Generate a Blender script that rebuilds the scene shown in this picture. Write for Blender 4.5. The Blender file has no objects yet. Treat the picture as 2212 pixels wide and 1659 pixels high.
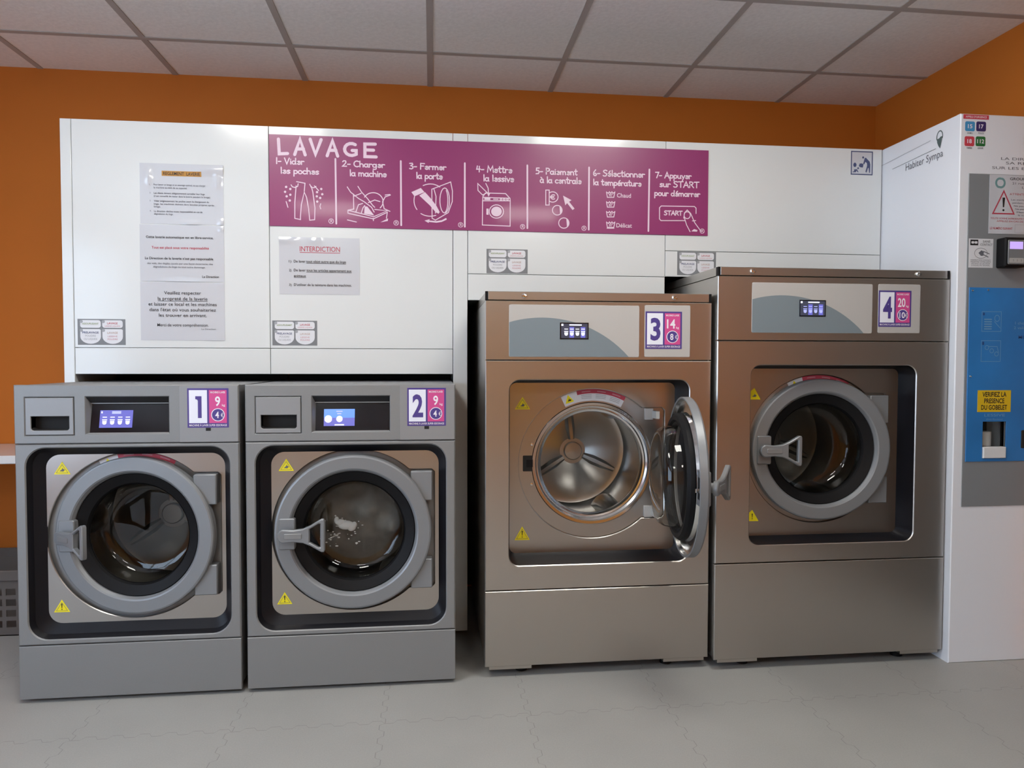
import bpy, math, random
from mathutils import Vector, Matrix
from mathutils.geometry import tessellate_polygon

S = bpy.context.scene
COL = S.collection
PI = math.pi
random.seed(7)

# ------------------------------------------------------------------ camera, world, exposure
cd = bpy.data.cameras.new('camera')
cd.sensor_width = 36.0
cd.lens = 24.805
cam = bpy.data.objects.new('camera', cd)
COL.objects.link(cam)
right = Vector((0.99361935, -0.11276197, 0.00230704))
up = Vector((0.00149591, 0.03362929, 0.99943326))
fwd = Vector((0.11277564, 0.99305277, -0.03358339))
M = Matrix((right, up, -fwd)).transposed().to_4x4()
M.translation = (0, 0, 1.15)
cam.matrix_world = M
cd.clip_start = 0.05
S.camera = cam

S.view_settings.view_transform = 'Standard'
S.view_settings.look = 'None'
S.view_settings.gamma = 1.0
S.view_settings.use_curve_mapping = False
S.view_settings.exposure = 0.19
S.cycles.use_denoising = True
S.cycles.max_bounces = 10
S.cycles.transparent_max_bounces = 16
S.cycles.sample_clamp_indirect = 6.0
S.cycles.caustics_reflective = False
S.cycles.caustics_refractive = False

world = bpy.data.worlds.new('sky')
S.world = world
world.use_nodes = True
bg = world.node_tree.nodes['Background']
bg.inputs['Color'].default_value = (0.62, 0.78, 1.0, 1)
bg.inputs['Strength'].default_value = 6.0
LAMP_POWER = 20.0

# room extents
XL, XR, YF, YB, ZC = -3.1, 2.347, -2.7, 3.556, 2.503

# ------------------------------------------------------------------ materials
MATS = {}
def mat(name, col=(.5, .5, .5), rough=.5, metal=0., emit=None, estr=1., spec=None, coat=0., aniso=0., noise=0., nscale=40., bump=0.):
    m = bpy.data.materials.new(name)
    m.use_nodes = True
    nt = m.node_tree
    b = nt.nodes['Principled BSDF']
    b.inputs['Base Color'].default_value = (*col, 1)
    b.inputs['Roughness'].default_value = rough
    b.inputs['Metallic'].default_value = metal
    if spec is not None: b.inputs['Specular IOR Level'].default_value = spec
    if coat: b.inputs['Coat Weight'].default_value = coat; b.inputs['Coat Roughness'].default_value = .08
    if aniso: b.inputs['Anisotropic'].default_value = aniso
    if emit is not None:
        b.inputs['Emission Color'].default_value = (*emit, 1)
        b.inputs['Emission Strength'].default_value = estr
    if noise or bump:
        tc = nt.nodes.new('ShaderNodeTexCoord')
        n = nt.nodes.new('ShaderNodeTexNoise')
        n.inputs['Scale'].default_value = nscale
        n.inputs['Detail'].default_value = 4
        nt.links.new(tc.outputs['Object'], n.inputs['Vector'])
        if noise:
            mx = nt.nodes.new('ShaderNodeMix'); mx.data_type = 'RGBA'
            mx.inputs['A'].default_value = (*[c * (1 - noise) for c in col], 1)
            mx.inputs['B'].default_value = (*[min(1, c * (1 + noise)) for c in col], 1)
            nt.links.new(n.outputs['Fac'], mx.inputs['Factor'])
            nt.links.new(mx.outputs['Result'], b.inputs['Base Color'])
        if bump:
            bp = nt.nodes.new('ShaderNodeBump')
            bp.inputs['Strength'].default_value = bump
            bp.inputs['Distance'].default_value = .002
            nt.links.new(n.outputs['Fac'], bp.inputs['Height'])
            nt.links.new(bp.outputs['Normal'], b.inputs['Normal'])
    MATS[name] = m
    return m

mat('orange_wall', (.57, .165, .012), .75, noise=.05, nscale=6, bump=.15)
mat('added_door_dark', (.04, .036, .030), .6)  # for the added doors, dark so the tall steel washer mirrors less orange
mat('beige_wall', (.62, .29, .055), .8, noise=.05, nscale=6)
mat('drum_steel_shaded', (.19, .185, .175), .35, 1.)  # same drum steel, darkened to put the shade behind closed portholes into the colour
mat('added_laundry', (.21, .195, .172), .7, noise=.3, nscale=30)  # added mass that gives the second porthole its murky tone
mat('ceiling_tile', (.85, .825, .80), .9, noise=.10, nscale=60, bump=.5)
mat('ceiling_grid', (.42, .385, .36), .6)
mat('white_panel', (.73, .755, .76), .17, noise=.012, nscale=3, coat=.15)
mat('kiosk_white', (.80, .825, .88), .4)
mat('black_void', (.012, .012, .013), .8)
mat('steel_paint', (.25, .255, .26), .5, .35, noise=.05, nscale=300)
mat('steel_paint_light', (.29, .295, .305), .5, .35)
mat('silver_plastic', (.23, .242, .258), .42, .3)
mat('silver_dark', (.26, .27, .28), .4, .4)
mat('chrome', (.72, .73, .74), .14, 1.)
mat('drum_steel', (.46, .455, .44), .28, 1., aniso=.5)
mat('rubber', (.007, .007, .008), .55, spec=.18)
mat('rubber_grey', (.007, .007, .010), .42, spec=.22)
mat('black_glass', (.008, .008, .011), .08)
mat('plate_light', (.50, .49, .475), .45, .15)
mat('plate_blue', (.20, .245, .275), .5, .1)
mat('sticker_purple', (.075, .05, .25), .45)
mat('sticker_white', (.80, .82, .92), .45)
mat('sticker_pink', (.62, .075, .27), .45)
mat('print_white', (.85, .80, .88), .5)
mat('yellow', (.90, .78, .01), .45)
mat('yellow_warm', (.72, .48, .012), .5)
mat('print_black', (.012, .012, .014), .5)
mat('print_grey', (.13, .135, .16), .5)
mat('print_grey_light', (.36, .37, .40), .5)
mat('print_red', (.50, .06, .10), .5)
mat('print_rose', (.58, .26, .30), .5)
mat('print_green', (.28, .36, .16), .5)
mat('print_blue', (.07, .09, .20), .5)
mat('print_tan', (.50, .36, .31), .5)
mat('highlight_orange', (.48, .23, .035), .5)
mat('label_grey', (.20, .21, .225), .45)
mat('label_white', (.74, .75, .79), .4)
mat('paper', (.60, .62, .67), .16, coat=1.)
mat('banner_magenta', (.275, .032, .145), .34, coat=.25, noise=.03, nscale=3)
mat('banner_print', (.80, .62, .75), .45)
mat('kiosk_grey', (.22, .235, .25), .5)
mat('kiosk_blue', (.025, .185, .50), .38, noise=.3, nscale=5)
mat('kiosk_blue_print', (.16, .34, .55), .5)
mat('kiosk_blue_dark', (.02, .07, .22), .5)
mat('sos_blue', (.05, .30, .60), .5); mat('sos_violet', (.035, .02, .13), .5)
mat('sos_red', (.60, .055, .085), .5); mat('sos_green', (.02, .16, .04), .5)
mat('teal_print', (.17, .33, .34), .5)
mat('logo_green', (.09, .13, .13), .5)
mat('screen_violet', (.02, .02, .05), .2, emit=(.16, .16, .62), estr=.9)
mat('screen_blue', (.02, .02, .05), .2, emit=(.12, .30, .95), estr=1.1)
mat('screen_white', (.5, .5, .6), .3, emit=(.80, .82, 1.), estr=1.3)
mat('screen_pale', (.2, .2, .4), .3, emit=(.36, .40, .85), estr=.9)
mat('screen_dim', (.02, .02, .03), .2, emit=(.05, .055, .085), estr=.8)
mat('reader_screen', (.1, .1, .1), .3, emit=(.50, .34, .85), estr=1.)
mat('lamp', (.9, .9, .9), .5, emit=(1., .97, .90), estr=LAMP_POWER)
mat('lamp_frame', (.75, .75, .75), .5)
mat('white_plastic', (.72, .73, .74), .4)
mat('basket_grey', (.12, .108, .102), .6)
mat('foam', (.85, .86, .86), .8)
mat('table_white', (.78, .79, .80), .18)
mat('cloth_dark', (.10, .09, .085), .9)
mat('window_frame', (.55, .56, .57), .4)

def steel(name, col, rough):
    m = mat(name, col, rough, 1., aniso=.45)
    nt = m.node_tree; b = nt.nodes['Principled BSDF']
    tc = nt.nodes.new('ShaderNodeTexCoord')
    mp = nt.nodes.new('ShaderNodeMapping'); mp.inputs['Scale'].default_value = (3, 3, 900)
    n = nt.nodes.new('ShaderNodeTexNoise'); n.inputs['Scale'].default_value = 1.; n.inputs['Detail'].default_value = 3
    mr = nt.nodes.new('ShaderNodeMapRange')
    mr.inputs['To Min'].default_value = rough - .02; mr.inputs['To Max'].default_value = rough + .025
    nt.links.new(tc.outputs['Object'], mp.inputs['Vector']); nt.links.new(mp.outputs['Vector'], n.inputs['Vector'])
    nt.links.new(n.outputs['Fac'], mr.inputs['Value']); nt.links.new(mr.outputs['Result'], b.inputs['Roughness'])
    return m
steel('brushed_steel', (.53, .505, .47), .33)
steel('brushed_panel', (.48, .46, .435), .30)

def glass(name, tint):
    m = bpy.data.materials.new(name); m.use_nodes = True; nt = m.node_tree
    nt.nodes.remove(nt.nodes['Principled BSDF'])
    out = nt.nodes['Material Output']
    t = nt.nodes.new('ShaderNodeBsdfTransparent'); t.inputs['Color'].default_value = (*tint, 1)
    g = nt.nodes.new('ShaderNodeBsdfGlossy'); g.inputs['Roughness'].default_value = .03
    fr = nt.nodes.new('ShaderNodeFresnel')
    geo = nt.nodes.new('ShaderNodeNewGeometry'); ior = nt.nodes.new('ShaderNodeMapRange')
    ior.inputs['To Min'].default_value = 1.55; ior.inputs['To Max'].default_value = 1 / 1.55
    nt.links.new(geo.outputs['Backfacing'], ior.inputs['Value']); nt.links.new(ior.outputs['Result'], fr.inputs['IOR'])
    mx = nt.nodes.new('ShaderNodeMixShader')
    nt.links.new(fr.outputs[0], mx.inputs[0]); nt.links.new(t.outputs[0], mx.inputs[1]); nt.links.new(g.outputs[0], mx.inputs[2])
    nt.links.new(mx.outputs[0], out.inputs['Surface'])
    MATS[name] = m
glass('door_glass', (.86, .87, .86))
glass('window_glass', (.95, .97, .97))

def floor_material():
    m = mat('vinyl_floor', (.36, .355, .335), .5)
    nt = m.node_tree; b = nt.nodes['Principled BSDF']; lk = nt.links.new
    geo = nt.nodes.new('ShaderNodeNewGeometry')
    sep = nt.nodes.new('ShaderNodeSeparateXYZ'); lk(geo.outputs['Position'], sep.inputs[0])
    def mth(op, a, c=None):
        n = nt.nodes.new('ShaderNodeMath'); n.operation = op
        for i, v in enumerate((a, c)):
            if v is None: continue
            if isinstance(v, (int, float)): n.inputs[i].default_value = v
            else: lk(v, n.inputs[i])
        return n.outputs[0]
    def seam(a, c, off):
        # interlocking tiles: the joint wanders in rounded square teeth
        w = mth('MULTIPLY', mth('SINE', mth('MULTIPLY', c, 2 * PI / .078)), 2.2)
        w = mth('MULTIPLY', mth('MINIMUM', mth('MAXIMUM', w, -1.), 1.), .0085)
        u = mth('FRACT', mth('DIVIDE', mth('SUBTRACT', mth('ADD', a, w), off), .467))
        d = mth('MULTIPLY', mth('MINIMUM', u, mth('SUBTRACT', 1., u)), .467)
        return mth('LESS_THAN', d, .0011)
    s = mth('MAXIMUM', seam(sep.outputs[0], sep.outputs[1], .31 - 10 * .467), seam(sep.outputs[1], sep.outputs[0], 2.235 - 10 * .467))
    n1 = nt.nodes.new('ShaderNodeTexNoise'); n1.inputs['Scale'].default_value = 3.; n1.inputs['Detail'].default_value = 5
    n2 = nt.nodes.new('ShaderNodeTexNoise'); n2.inputs['Scale'].default_value = 220.; n2.inputs['Detail'].default_value = 3
    lk(geo.outputs['Position'], n1.inputs['Vector']); lk(geo.outputs['Position'], n2.inputs['Vector'])
    f = mth('ADD', mth('MULTIPLY', n1.outputs['Fac'], .5), mth('MULTIPLY', n2.outputs['Fac'], .5))
    mx = nt.nodes.new('ShaderNodeMix'); mx.data_type = 'RGBA'
    mx.inputs['A'].default_value = (.27, .268, .255, 1); mx.inputs['B'].default_value = (.44, .435, .415, 1)
    lk(f, mx.inputs['Factor'])
    m2 = nt.nodes.new('ShaderNodeMix'); m2.data_type = 'RGBA'
    m2.inputs['B'].default_value = (.20, .195, .185, 1)
    lk(mx.outputs['Result'], m2.inputs['A']); lk(mth('MULTIPLY', s, .75), m2.inputs['Factor'])
    lk(m2.outputs['Result'], b.inputs['Base Color'])
floor_material()

# ------------------------------------------------------------------ mesh builder
def rrect(x0, x1, z0, z1, r=0., n=5):
    if r <= 0: return [(x0, z0), (x1, z0), (x1, z1), (x0, z1)]
    p = []
    for cx, cz, a0 in ((x1 - r, z0 + r, -90), (x1 - r, z1 - r, 0), (x0 + r, z1 - r, 90), (x0 + r, z0 + r, 180)):
        for k in range(n + 1):
            a = math.radians(a0 + 90 * k / n); p.append((cx + r * math.cos(a), cz + r * math.sin(a)))
    return p
def circ(cx, cz, r, n=48, a0=0., a1=360.):
    full = abs(a1 - a0 - 360) < 1e-6
    m = n if full else n + 1
    return [(cx + r * math.cos(math.radians(a0 + (a1 - a0) * k / n)), cz + r * math.sin(math.radians(a0 + (a1 - a0) * k / n))) for k in range(m)]
def area2(p): return sum(p[i - 1][0] * p[i][1] - p[i][0] * p[i - 1][1] for i in range(len(p)))
def ccw(p): return list(p) if area2(p) > 0 else list(reversed(p))
def inset(p, d):
    """move a CCW loop inward by d"""
    n = len(p); o = []
    for i in range(n):
        a, b, c = Vector(p[i - 1]), Vector(p[i]), Vector(p[(i + 1) % n])
        e, f = (b - a), (c - b)
        if e.length < 1e-9 or f.length < 1e-9: o.append(tuple(b)); continue
        e.normalize(); f.normalize()
        n1, n2 = Vector((-e.y, e.x)), Vector((-f.y, f.x))
        k = n1 + n2
        if k.length < 1e-6: o.append(tuple(b)); continue
        k = k / max(.3, k.dot(n1)); o.append((b.x + k.x * d, b.y + k.y * d))
    return o

class MB:
    def __init__(s): s.v = []; s.f = []; s.m = []; s.mats = []; s.cur = 0
    def use(s, name):
        if name not in s.mats: s.mats.append(name)
        s.cur = s.mats.index(name); return s
    def add(s, vs, fs):
        o = len(s.v); s.v += [tuple(p) for p in vs]
        for f in fs: s.f.append([i + o for i in f]); s.m.append(s.cur)
        return s
    def box(s, x0, x1, y0, y1, z0, z1, b=0.):
        if b > 0: return s.plate(rrect(x0, x1, z0, z1), y0, y1, [], b, both=True)
        v = [(x, y, z) for x in (x0, x1) for y in (y0, y1) for z in (z0, z1)]
        return s.add(v, [(0, 1, 3, 2), (4, 6, 7, 5), (0, 4, 5, 1), (2, 3, 7, 6), (0, 2, 6, 4), (1, 5, 7, 3)])
    def flat(s, loop, y, holes=()):
        """single face sheet in the x-z plane facing -y"""
        loops = [ccw(loop)] + [ccw(h) for h in holes]
        pts = [q for l in loops for q in l]
        tr = tessellate_polygon([[Vector((q[0], q[1], 0)) for q in l] for l in loops])
        fs = []
        for t in tr:
            a, b, c = [pts[i] for i in t]
            ar = (b[0] - a[0]) * (c[1] - a[1]) - (c[0] - a[0]) * (b[1] - a[1])
            if abs(ar) < 1e-14: continue
            fs.append(t if ar > 0 else (t[0], t[2], t[1]))
        return s.add([(q[0], y, q[1]) for q in pts], fs)
    def plate(s, loop, y0, y1, holes=(), b=0., both=False):
        """slab facing -y from y0 (front) to y1 (back), holes cut through, front edges chamfered by b"""
        out = ccw(loop); hs = [ccw(h) for h in holes]
        fo = inset(out, b) if b else out
        fh = [inset(h, -b) if b else h for h in hs]
        s.flat(fo, y0, fh)
        bo = inset(out, b) if (b and both) else out
        n0 = len(s.f)
        s.flat(bo, y1, hs)
        for i in range(n0, len(s.f)): s.f[i].reverse() if isinstance(s.f[i], list) else None
        def wall(l0, ya, l1, yb, flip):
            n = len(l0)
            v = [(p[0], ya, p[1]) for p in l0] + [(p[0], yb, p[1]) for p in l1]
            fs = [(i, i + n, (i + 1) % n + n, (i + 1) % n) for i in range(n)]
            if flip: fs = [tuple(reversed(f)) for f in fs]
            s.add(v, fs)
        ye = y0 + b if b else y0
        if b: wall(fo, y0, out, ye, False)
        if b and both: wall(out, ye, out, y1 - b, False); wall(out, y1 - b, bo, y1, False)
        else: wall(out, ye, out, y1, False)
        for h, g in zip(hs, fh):
            if b: wall(g, y0, h, ye, True)
            wall(h, ye, h, y1, True)
        return s
    def loft(s, loops, close=False):
        """loops: list of lists of 3D points with equal counts; quads between successive loops"""
        n = len(loops[0]); v = [p for l in loops for p in l]; fs = []
        for k in range(len(loops) - 1):
            for i in range(n):
                j = (i + 1) % n
                fs.append((k * n + i, (k + 1) * n + i, (k + 1) * n + j, k * n + j))
        return s.add(v, fs)
    def lathe(s, prof, cx=0., cz=0., n=72, a0=0., a1=360.):
        """prof: list of (r, y); revolved about the y axis through (cx, cz)"""
        full = abs(a1 - a0 - 360) < 1e-6
        m = n if full else n + 1
        v = []; fs = []
        for r, y in prof:
            for k in range(m):
                a = math.radians(a0 + (a1 - a0) * k / n)
                v.append((cx + r * math.cos(a), y, cz + r * math.sin(a)))
        for k in range(len(prof) - 1):
            for i in range(n):
                j = (i + 1) % m
                fs.append((k * m + i, k * m + j, (k + 1) * m + j, (k + 1) * m + i))
        return s.add(v, fs)
    def tube(s, pts, r, n=10, cap=True):
        P = [Vector(p) for p in pts]; loops = []
        prev = None
        for i, p in enumerate(P):
            t = (P[min(i + 1, len(P) - 1)] - P[max(i - 1, 0)]).normalized()
            a = prev if prev is not None else (Vector((0, 0, 1)) if abs(t.z) < .9 else Vector((1, 0, 0)))
            u = (a - t * a.dot(t)).normalized(); w = t.cross(u); prev = u
            loops.append([tuple(p + u * (r * math.cos(2 * PI * k / n)) + w * (r * math.sin(2 * PI * k / n))) for k in range(n)])
        s.loft(loops)
        if cap: s.add(loops[0], [tuple(range(n))]); s.add(loops[-1], [tuple(reversed(range(n)))])
        return s
    def cyl(s, c, ax, r, l, n=20):
        c = Vector(c); ax = Vector(ax).normalized(); return s.tube([c, c + ax * l], r, n)
    def ribbon(s, pts, w, y, cap=5):
        """flat pen stroke of width w in the x-z plane: one mitred strip with round ends"""
        P = [Vector(pts[0])]
        for p in pts[1:]:
            p = Vector(p)
            if (p - P[-1]).length > 1e-6: P.append(p)
        if len(P) < 2: return s
        s.layer = (getattr(s, 'layer', 0) + 1) % 7
        y -= .00003 * s.layer
        hw = w / 2; n = len(P); L = []; R = []
        closed = (P[0] - P[-1]).length < 1e-6
        def perp(d): return Vector((-d.y, d.x))
        for i in range(n):
            a = (P[i] - P[i - 1]).normalized() if i > 0 else None
            b = (P[i + 1] - P[i]).normalized() if i < n - 1 else None
            if closed and i in (0, n - 1): a = (P[-1] - P[-2]).normalized(); b = (P[1] - P[0]).normalized()
            if a is None: m = perp(b)
            elif b is None: m = perp(a)
            else:
                m = perp(a) + perp(b)
                if m.length < 1e-3: m = perp(a)
                m.normalize(); m = m / max(.45, m.dot(perp(a)))
            L.append(P[i] + m * hw); R.append(P[i] - m * hw)
        s.add([(p.x, y, p.y) for p in L + R], [(n + i, n + i + 1, i + 1, i) for i in range(n - 1)])
        if not closed:
            for e, d, l, r in ((P[0], P[0] - P[1], R[0], L[0]), (P[-1], P[-1] - P[-2], L[-1], R[-1])):
                a0 = math.atan2((r - e).y, (r - e).x)
                c = [(e.x + hw * math.cos(a0 + PI * k / cap), e.y + hw * math.sin(a0 + PI * k / cap)) for k in range(cap + 1)]
                s.add([(q[0], y, q[1]) for q in c], [tuple(range(cap + 1))])
        return s
    def text(s, body, x, z, h, y, w=None, align='L', bold=0., serif=False):
        """printed text: cap height h, baseline z; w fits the line to that width"""
        v, fs, cap, x0, x1 = text_mesh(body, bold)
        k = h / cap; kx = k if w is None else w / max(1e-6, (x1 - x0))
        wid = (x1 - x0) * kx
        ox = x - x0 * kx - (0 if align == 'L' else wid / 2 if align == 'C' else wid)
        return s.add([(ox + p[0] * kx, y, z + p[1] * k) for p in v], fs)
    def xform(s, fn, start=0):
        for i in range(start, len(s.v)): s.v[i] = tuple(fn(Vector(s.v[i])))
        return s
    def build(s, name, parent=None, loc=(0, 0, 0), rot=(0, 0, 0), angle=32):
        me = bpy.data.meshes.new(name)
        me.from_pydata(s.v, [], s.f)
        for n in s.mats: me.materials.append(MATS[n])
        me.polygons.foreach_set('material_index', s.m)
        me.polygons.foreach_set('use_smooth', [True] * len(s.f))
        me.update()
        try: me.set_sharp_from_angle(angle=math.radians(angle))
        except Exception: pass
        o = bpy.data.objects.new(name, me); COL.objects.link(o)
        o.location = loc; o.rotation_euler = rot
        if parent is not None: o.parent = parent
        return o

_T = {}
CAPH = .70
def text_mesh(body, bold=0.):
    key = (body, bold)
    if key not in _T:
        cu = bpy.data.curves.new('t', 'FONT'); cu.body = body; cu.size = 1.; cu.resolution_u = 3; cu.offset = bold
        ob = bpy.data.objects.new('t', cu)
        me = ob.to_mesh()
        v = [(p.co.x, p.co.y) for p in me.vertices]; f = []
        for p in me.polygons:
            i = list(p.vertices)
            ar = sum(v[i[k - 1]][0] * v[i[k]][1] - v[i[k]][0] * v[i[k - 1]][1] for k in range(len(i)))
            f.append(i if ar > 0 else i[::-1])
        ob.to_mesh_clear(); bpy.data.objects.remove(ob); bpy.data.curves.remove(cu)
        xs = [p[0] for p in v] or [0, 1]
        if body == 'H': globals()['CAPH'] = max(p[1] for p in v)
        _T[key] = (v, f, CAPH, min(xs), max(xs))
    return _T[key]

text_mesh('H')

def tag(o, label=None, cat=None, group=None, kind=None):
    if label: o['label'] = label
    if cat: o['category'] = cat
    if group: o['group'] = group
    if kind: o['kind'] = kind
    return o
def thing(name, label, cat, loc=(0, 0, 0), group=None):
    o = bpy.data.objects.new(name, None); COL.objects.link(o)
    o.empty_display_size = .1; o.location = loc
    return tag(o, label, cat, group)
def struct(o): return tag(o, kind='structure')

# hand lettering: every glyph is (advance, pen strokes) with cap height 1
def arc(cx, cy, rx, ry, a0, a1, n=8):
    return [(cx + rx * math.cos(math.radians(a0 + (a1 - a0) * k / n)), cy + ry * math.sin(math.radians(a0 + (a1 - a0) * k / n))) for k in range(n + 1)]
_o = arc(.25, .27, .22, .27, 90, 450, 12)
_e = [(.05, .29), (.44, .31)] + arc(.25, .27, .2, .27, 15, 320, 10)
_a = arc(.23, .27, .2, .27, 60, 400, 10)
HAND = {
 'a': (.56, [_a, [(.44, .55), (.43, .1), (.5, .0)]]), 'à': (.56, [_a, [(.44, .55), (.43, .1), (.5, .0)], [(.12, .88), (.28, .7)]]),
 'c': (.48, [arc(.27, .27, .22, .27, 50, 310, 9)]), 'd': (.58, [_a, [(.45, 1.), (.44, .1), (.5, .0)]]),
 'e': (.5, [_e]), 'é': (.5, [_e, [(.2, .7), (.36, .9)]]), 'g': (.56, [_a, [(.44, .55), (.44, -.2)] + arc(.24, -.2, .2, .16, 0, -140, 6)]),
 'h': (.54, [[(.06, 1.), (.07, 0)], [(.07, .38)] + arc(.26, .34, .17, .2, 160, 0, 6) + [(.44, 0)]]),
 'i': (.24, [[(.1, .54), (.12, 0)], [(.1, .78), (.11, .8)]]), 'l': (.24, [[(.1, 1.), (.12, 0)]]),
 'm': (.82, [[(.06, .55), (.07, 0)], [(.07, .36)] + arc(.22, .34, .14, .2, 160, 0, 6) + [(.37, 0)], [(.37, .36)] + arc(.53, .34, .16, .2, 160, 0, 6) + [(.71, 0)]]),
 'n': (.54, [[(.06, .55), (.07, 0)], [(.07, .36)] + arc(.25, .34, .17, .2, 160, 0, 6) + [(.44, 0)]]),
 'o': (.52, [_o]), 'p': (.54, [[(.07, .55), (.06, -.42)], arc(.26, .28, .2, .26, 150, -150, 10)]),
 'r': (.42, [[(.06, .55), (.07, 0)], [(.07, .34)] + arc(.25, .34, .18, .19, 160, 50, 5)]),
 's': (.44, [[(.38, .48), (.25, .55), (.1, .48), (.1, .36), (.33, .22), (.36, .1), (.22, .0), (.05, .06)]]),
 't': (.42, [[(.18, .95), (.17, .1), (.28, .0), (.36, .06)], [(.02, .62), (.38, .64)]]),
 'u': (.56, [[(.06, .54), (.07, .2)] + arc(.24, .18, .17, .18, 190, 340, 6) + [(.43, .54)], [(.43, .54), (.44, .08), (.5, 0)]]),
 'v': (.48, [[(.04, .55), (.22, 0), (.42, .55)]]), 'y': (.52, [[(.05, .55), (.24, .08)], [(.45, .55), (.12, -.4)]]),
 'A': (.74, [[(.04, 0), (.36, 1.), (.66, 0)], [(.16, .36), (.56, .38)]]),
 'C': (.66, [arc(.38, .5, .34, .5, 55, 305, 10)]), 'E': (.64, [[(.56, 1.), (.08, .98), (.08, .0), (.6, .0)], [(.08, .52), (.48, .52)]]),
 'F': (.58, [[(.56, .98), (.1, 1.), (.09, 0)], [(.1, .55), (.46, .56)]]),
 'G': (.74, [arc(.38, .5, .34, .5, 55, 300, 10) + [(.62, .12), (.62, .42), (.42, .42)]]),
 'L': (.6, [[(.08, 1.), (.12, .02), (.56, .06)]]), 'M': (.84, [[(.05, 0), (.14, 1.), (.4, .3), (.68, 1.), (.76, 0)]]),
 'P': (.58, [[(.08, 0), (.08, 1.), (.34, .98), (.5, .82), (.46, .58), (.3, .5), (.08, .48)]]),
 'R': (.64, [[(.08, 0), (.08, 1.), (.36, .98), (.5, .8), (.42, .56), (.08, .5)], [(.26, .52), (.58, 0)]]),
 'S': (.6, [[(.52, .9), (.34, 1.), (.12, .92), (.08, .74), (.2, .58), (.44, .44), (.5, .24), (.36, .02), (.14, 0), (.03, .1)]]),
 'T': (.66, [[(.02, .96), (.64, 1.)], [(.33, .97), (.33, 0)]]), 'V': (.66, [[(.03, 1.), (.3, 0), (.6, 1.)]]),
 '1': (.26, [[(.13, 1.), (.12, 0)]]), '2': (.56, [[(.06, .8), (.18, .98), (.38, .96), (.44, .74), (.3, .4), (.04, .02), (.5, .04)]]),
 '3': (.52, [[(.05, .94), (.36, .98), (.42, .78), (.2, .56), (.42, .42), (.44, .16), (.28, 0), (.04, .06)]]),
 '4': (.56, [[(.14, .95), (.06, .42), (.5, .46)], [(.38, .9), (.36, 0)]]),
 '5': (.54, [[(.46, .98), (.12, .96), (.1, .58), (.36, .58), (.46, .34), (.36, .06), (.06, .02)]]),
 '6': (.52, [[(.34, 1.), (.1, .6), (.06, .28), (.16, .04), (.36, .04), (.44, .24), (.32, .44), (.1, .36)]]),
 '7': (.52, [[(.03, .95), (.48, .97), (.2, 0)]]), '-': (.42, [[(.06, .38), (.36, .4)]]), ' ': (.34, []),
}
def hand(mb, body, x0, x1, z, h, y, w):
    tot = sum(HAND[c][0] for c in body) - .06
    k = (x1 - x0) / tot; x = x0
    for c in body:
        a, st = HAND[c]
        for l in st: mb.ribbon([(x + p[0] * k, z + p[1] * h) for p in l], w, y)
        x += a * k

# printed drawings and lettering, in metres on the panel plane (x, z)
CAPS = [[('1- Vider',-0.6106,-0.502,1.9226,0.0233),('les poches',-0.5929,-0.4455,1.8857,0.0234)],[('2- Charger',-0.3537,-0.187,1.9205,0.0227),('la machine',-0.3252,-0.1809,1.8838,0.024)],[('3- Fermer',-0.0892,0.0578,1.9192,0.023),('la porte',-0.0621,0.043,1.8818,0.0243)],[('4- Mettre',0.1804,0.3267,1.9158,0.0251),('la lessive',0.2086,0.3339,1.88,0.0251)],[('5- Paiement',0.4244,0.5977,1.9156,0.0244),('à la centrale',0.4427,0.6149,1.8803,0.0249)],[('6- Sélectionner',0.6648,0.8844,1.9154,0.0246),('la température',0.665,0.8698,1.878,0.0237)],[('7- Appuyer',0.9306,1.0866,1.9154,0.0239),('sur START',0.9494,1.1198,1.8788,0.0239),('pour démarrer',0.9273,1.1253,1.8415,0.023)]]
TITLE = [('L',-0.6051,-0.5662,1.9601,0.0585),('A',-0.54,-0.4957,1.9605,0.0606),('V',-0.4795,-0.4349,1.9638,0.0587),('A',-0.4146,-0.3698,1.9598,0.0605),('G',-0.3473,-0.294,1.9644,0.0474),('E',-0.2714,-0.222,1.962,0.0505)]
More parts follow.
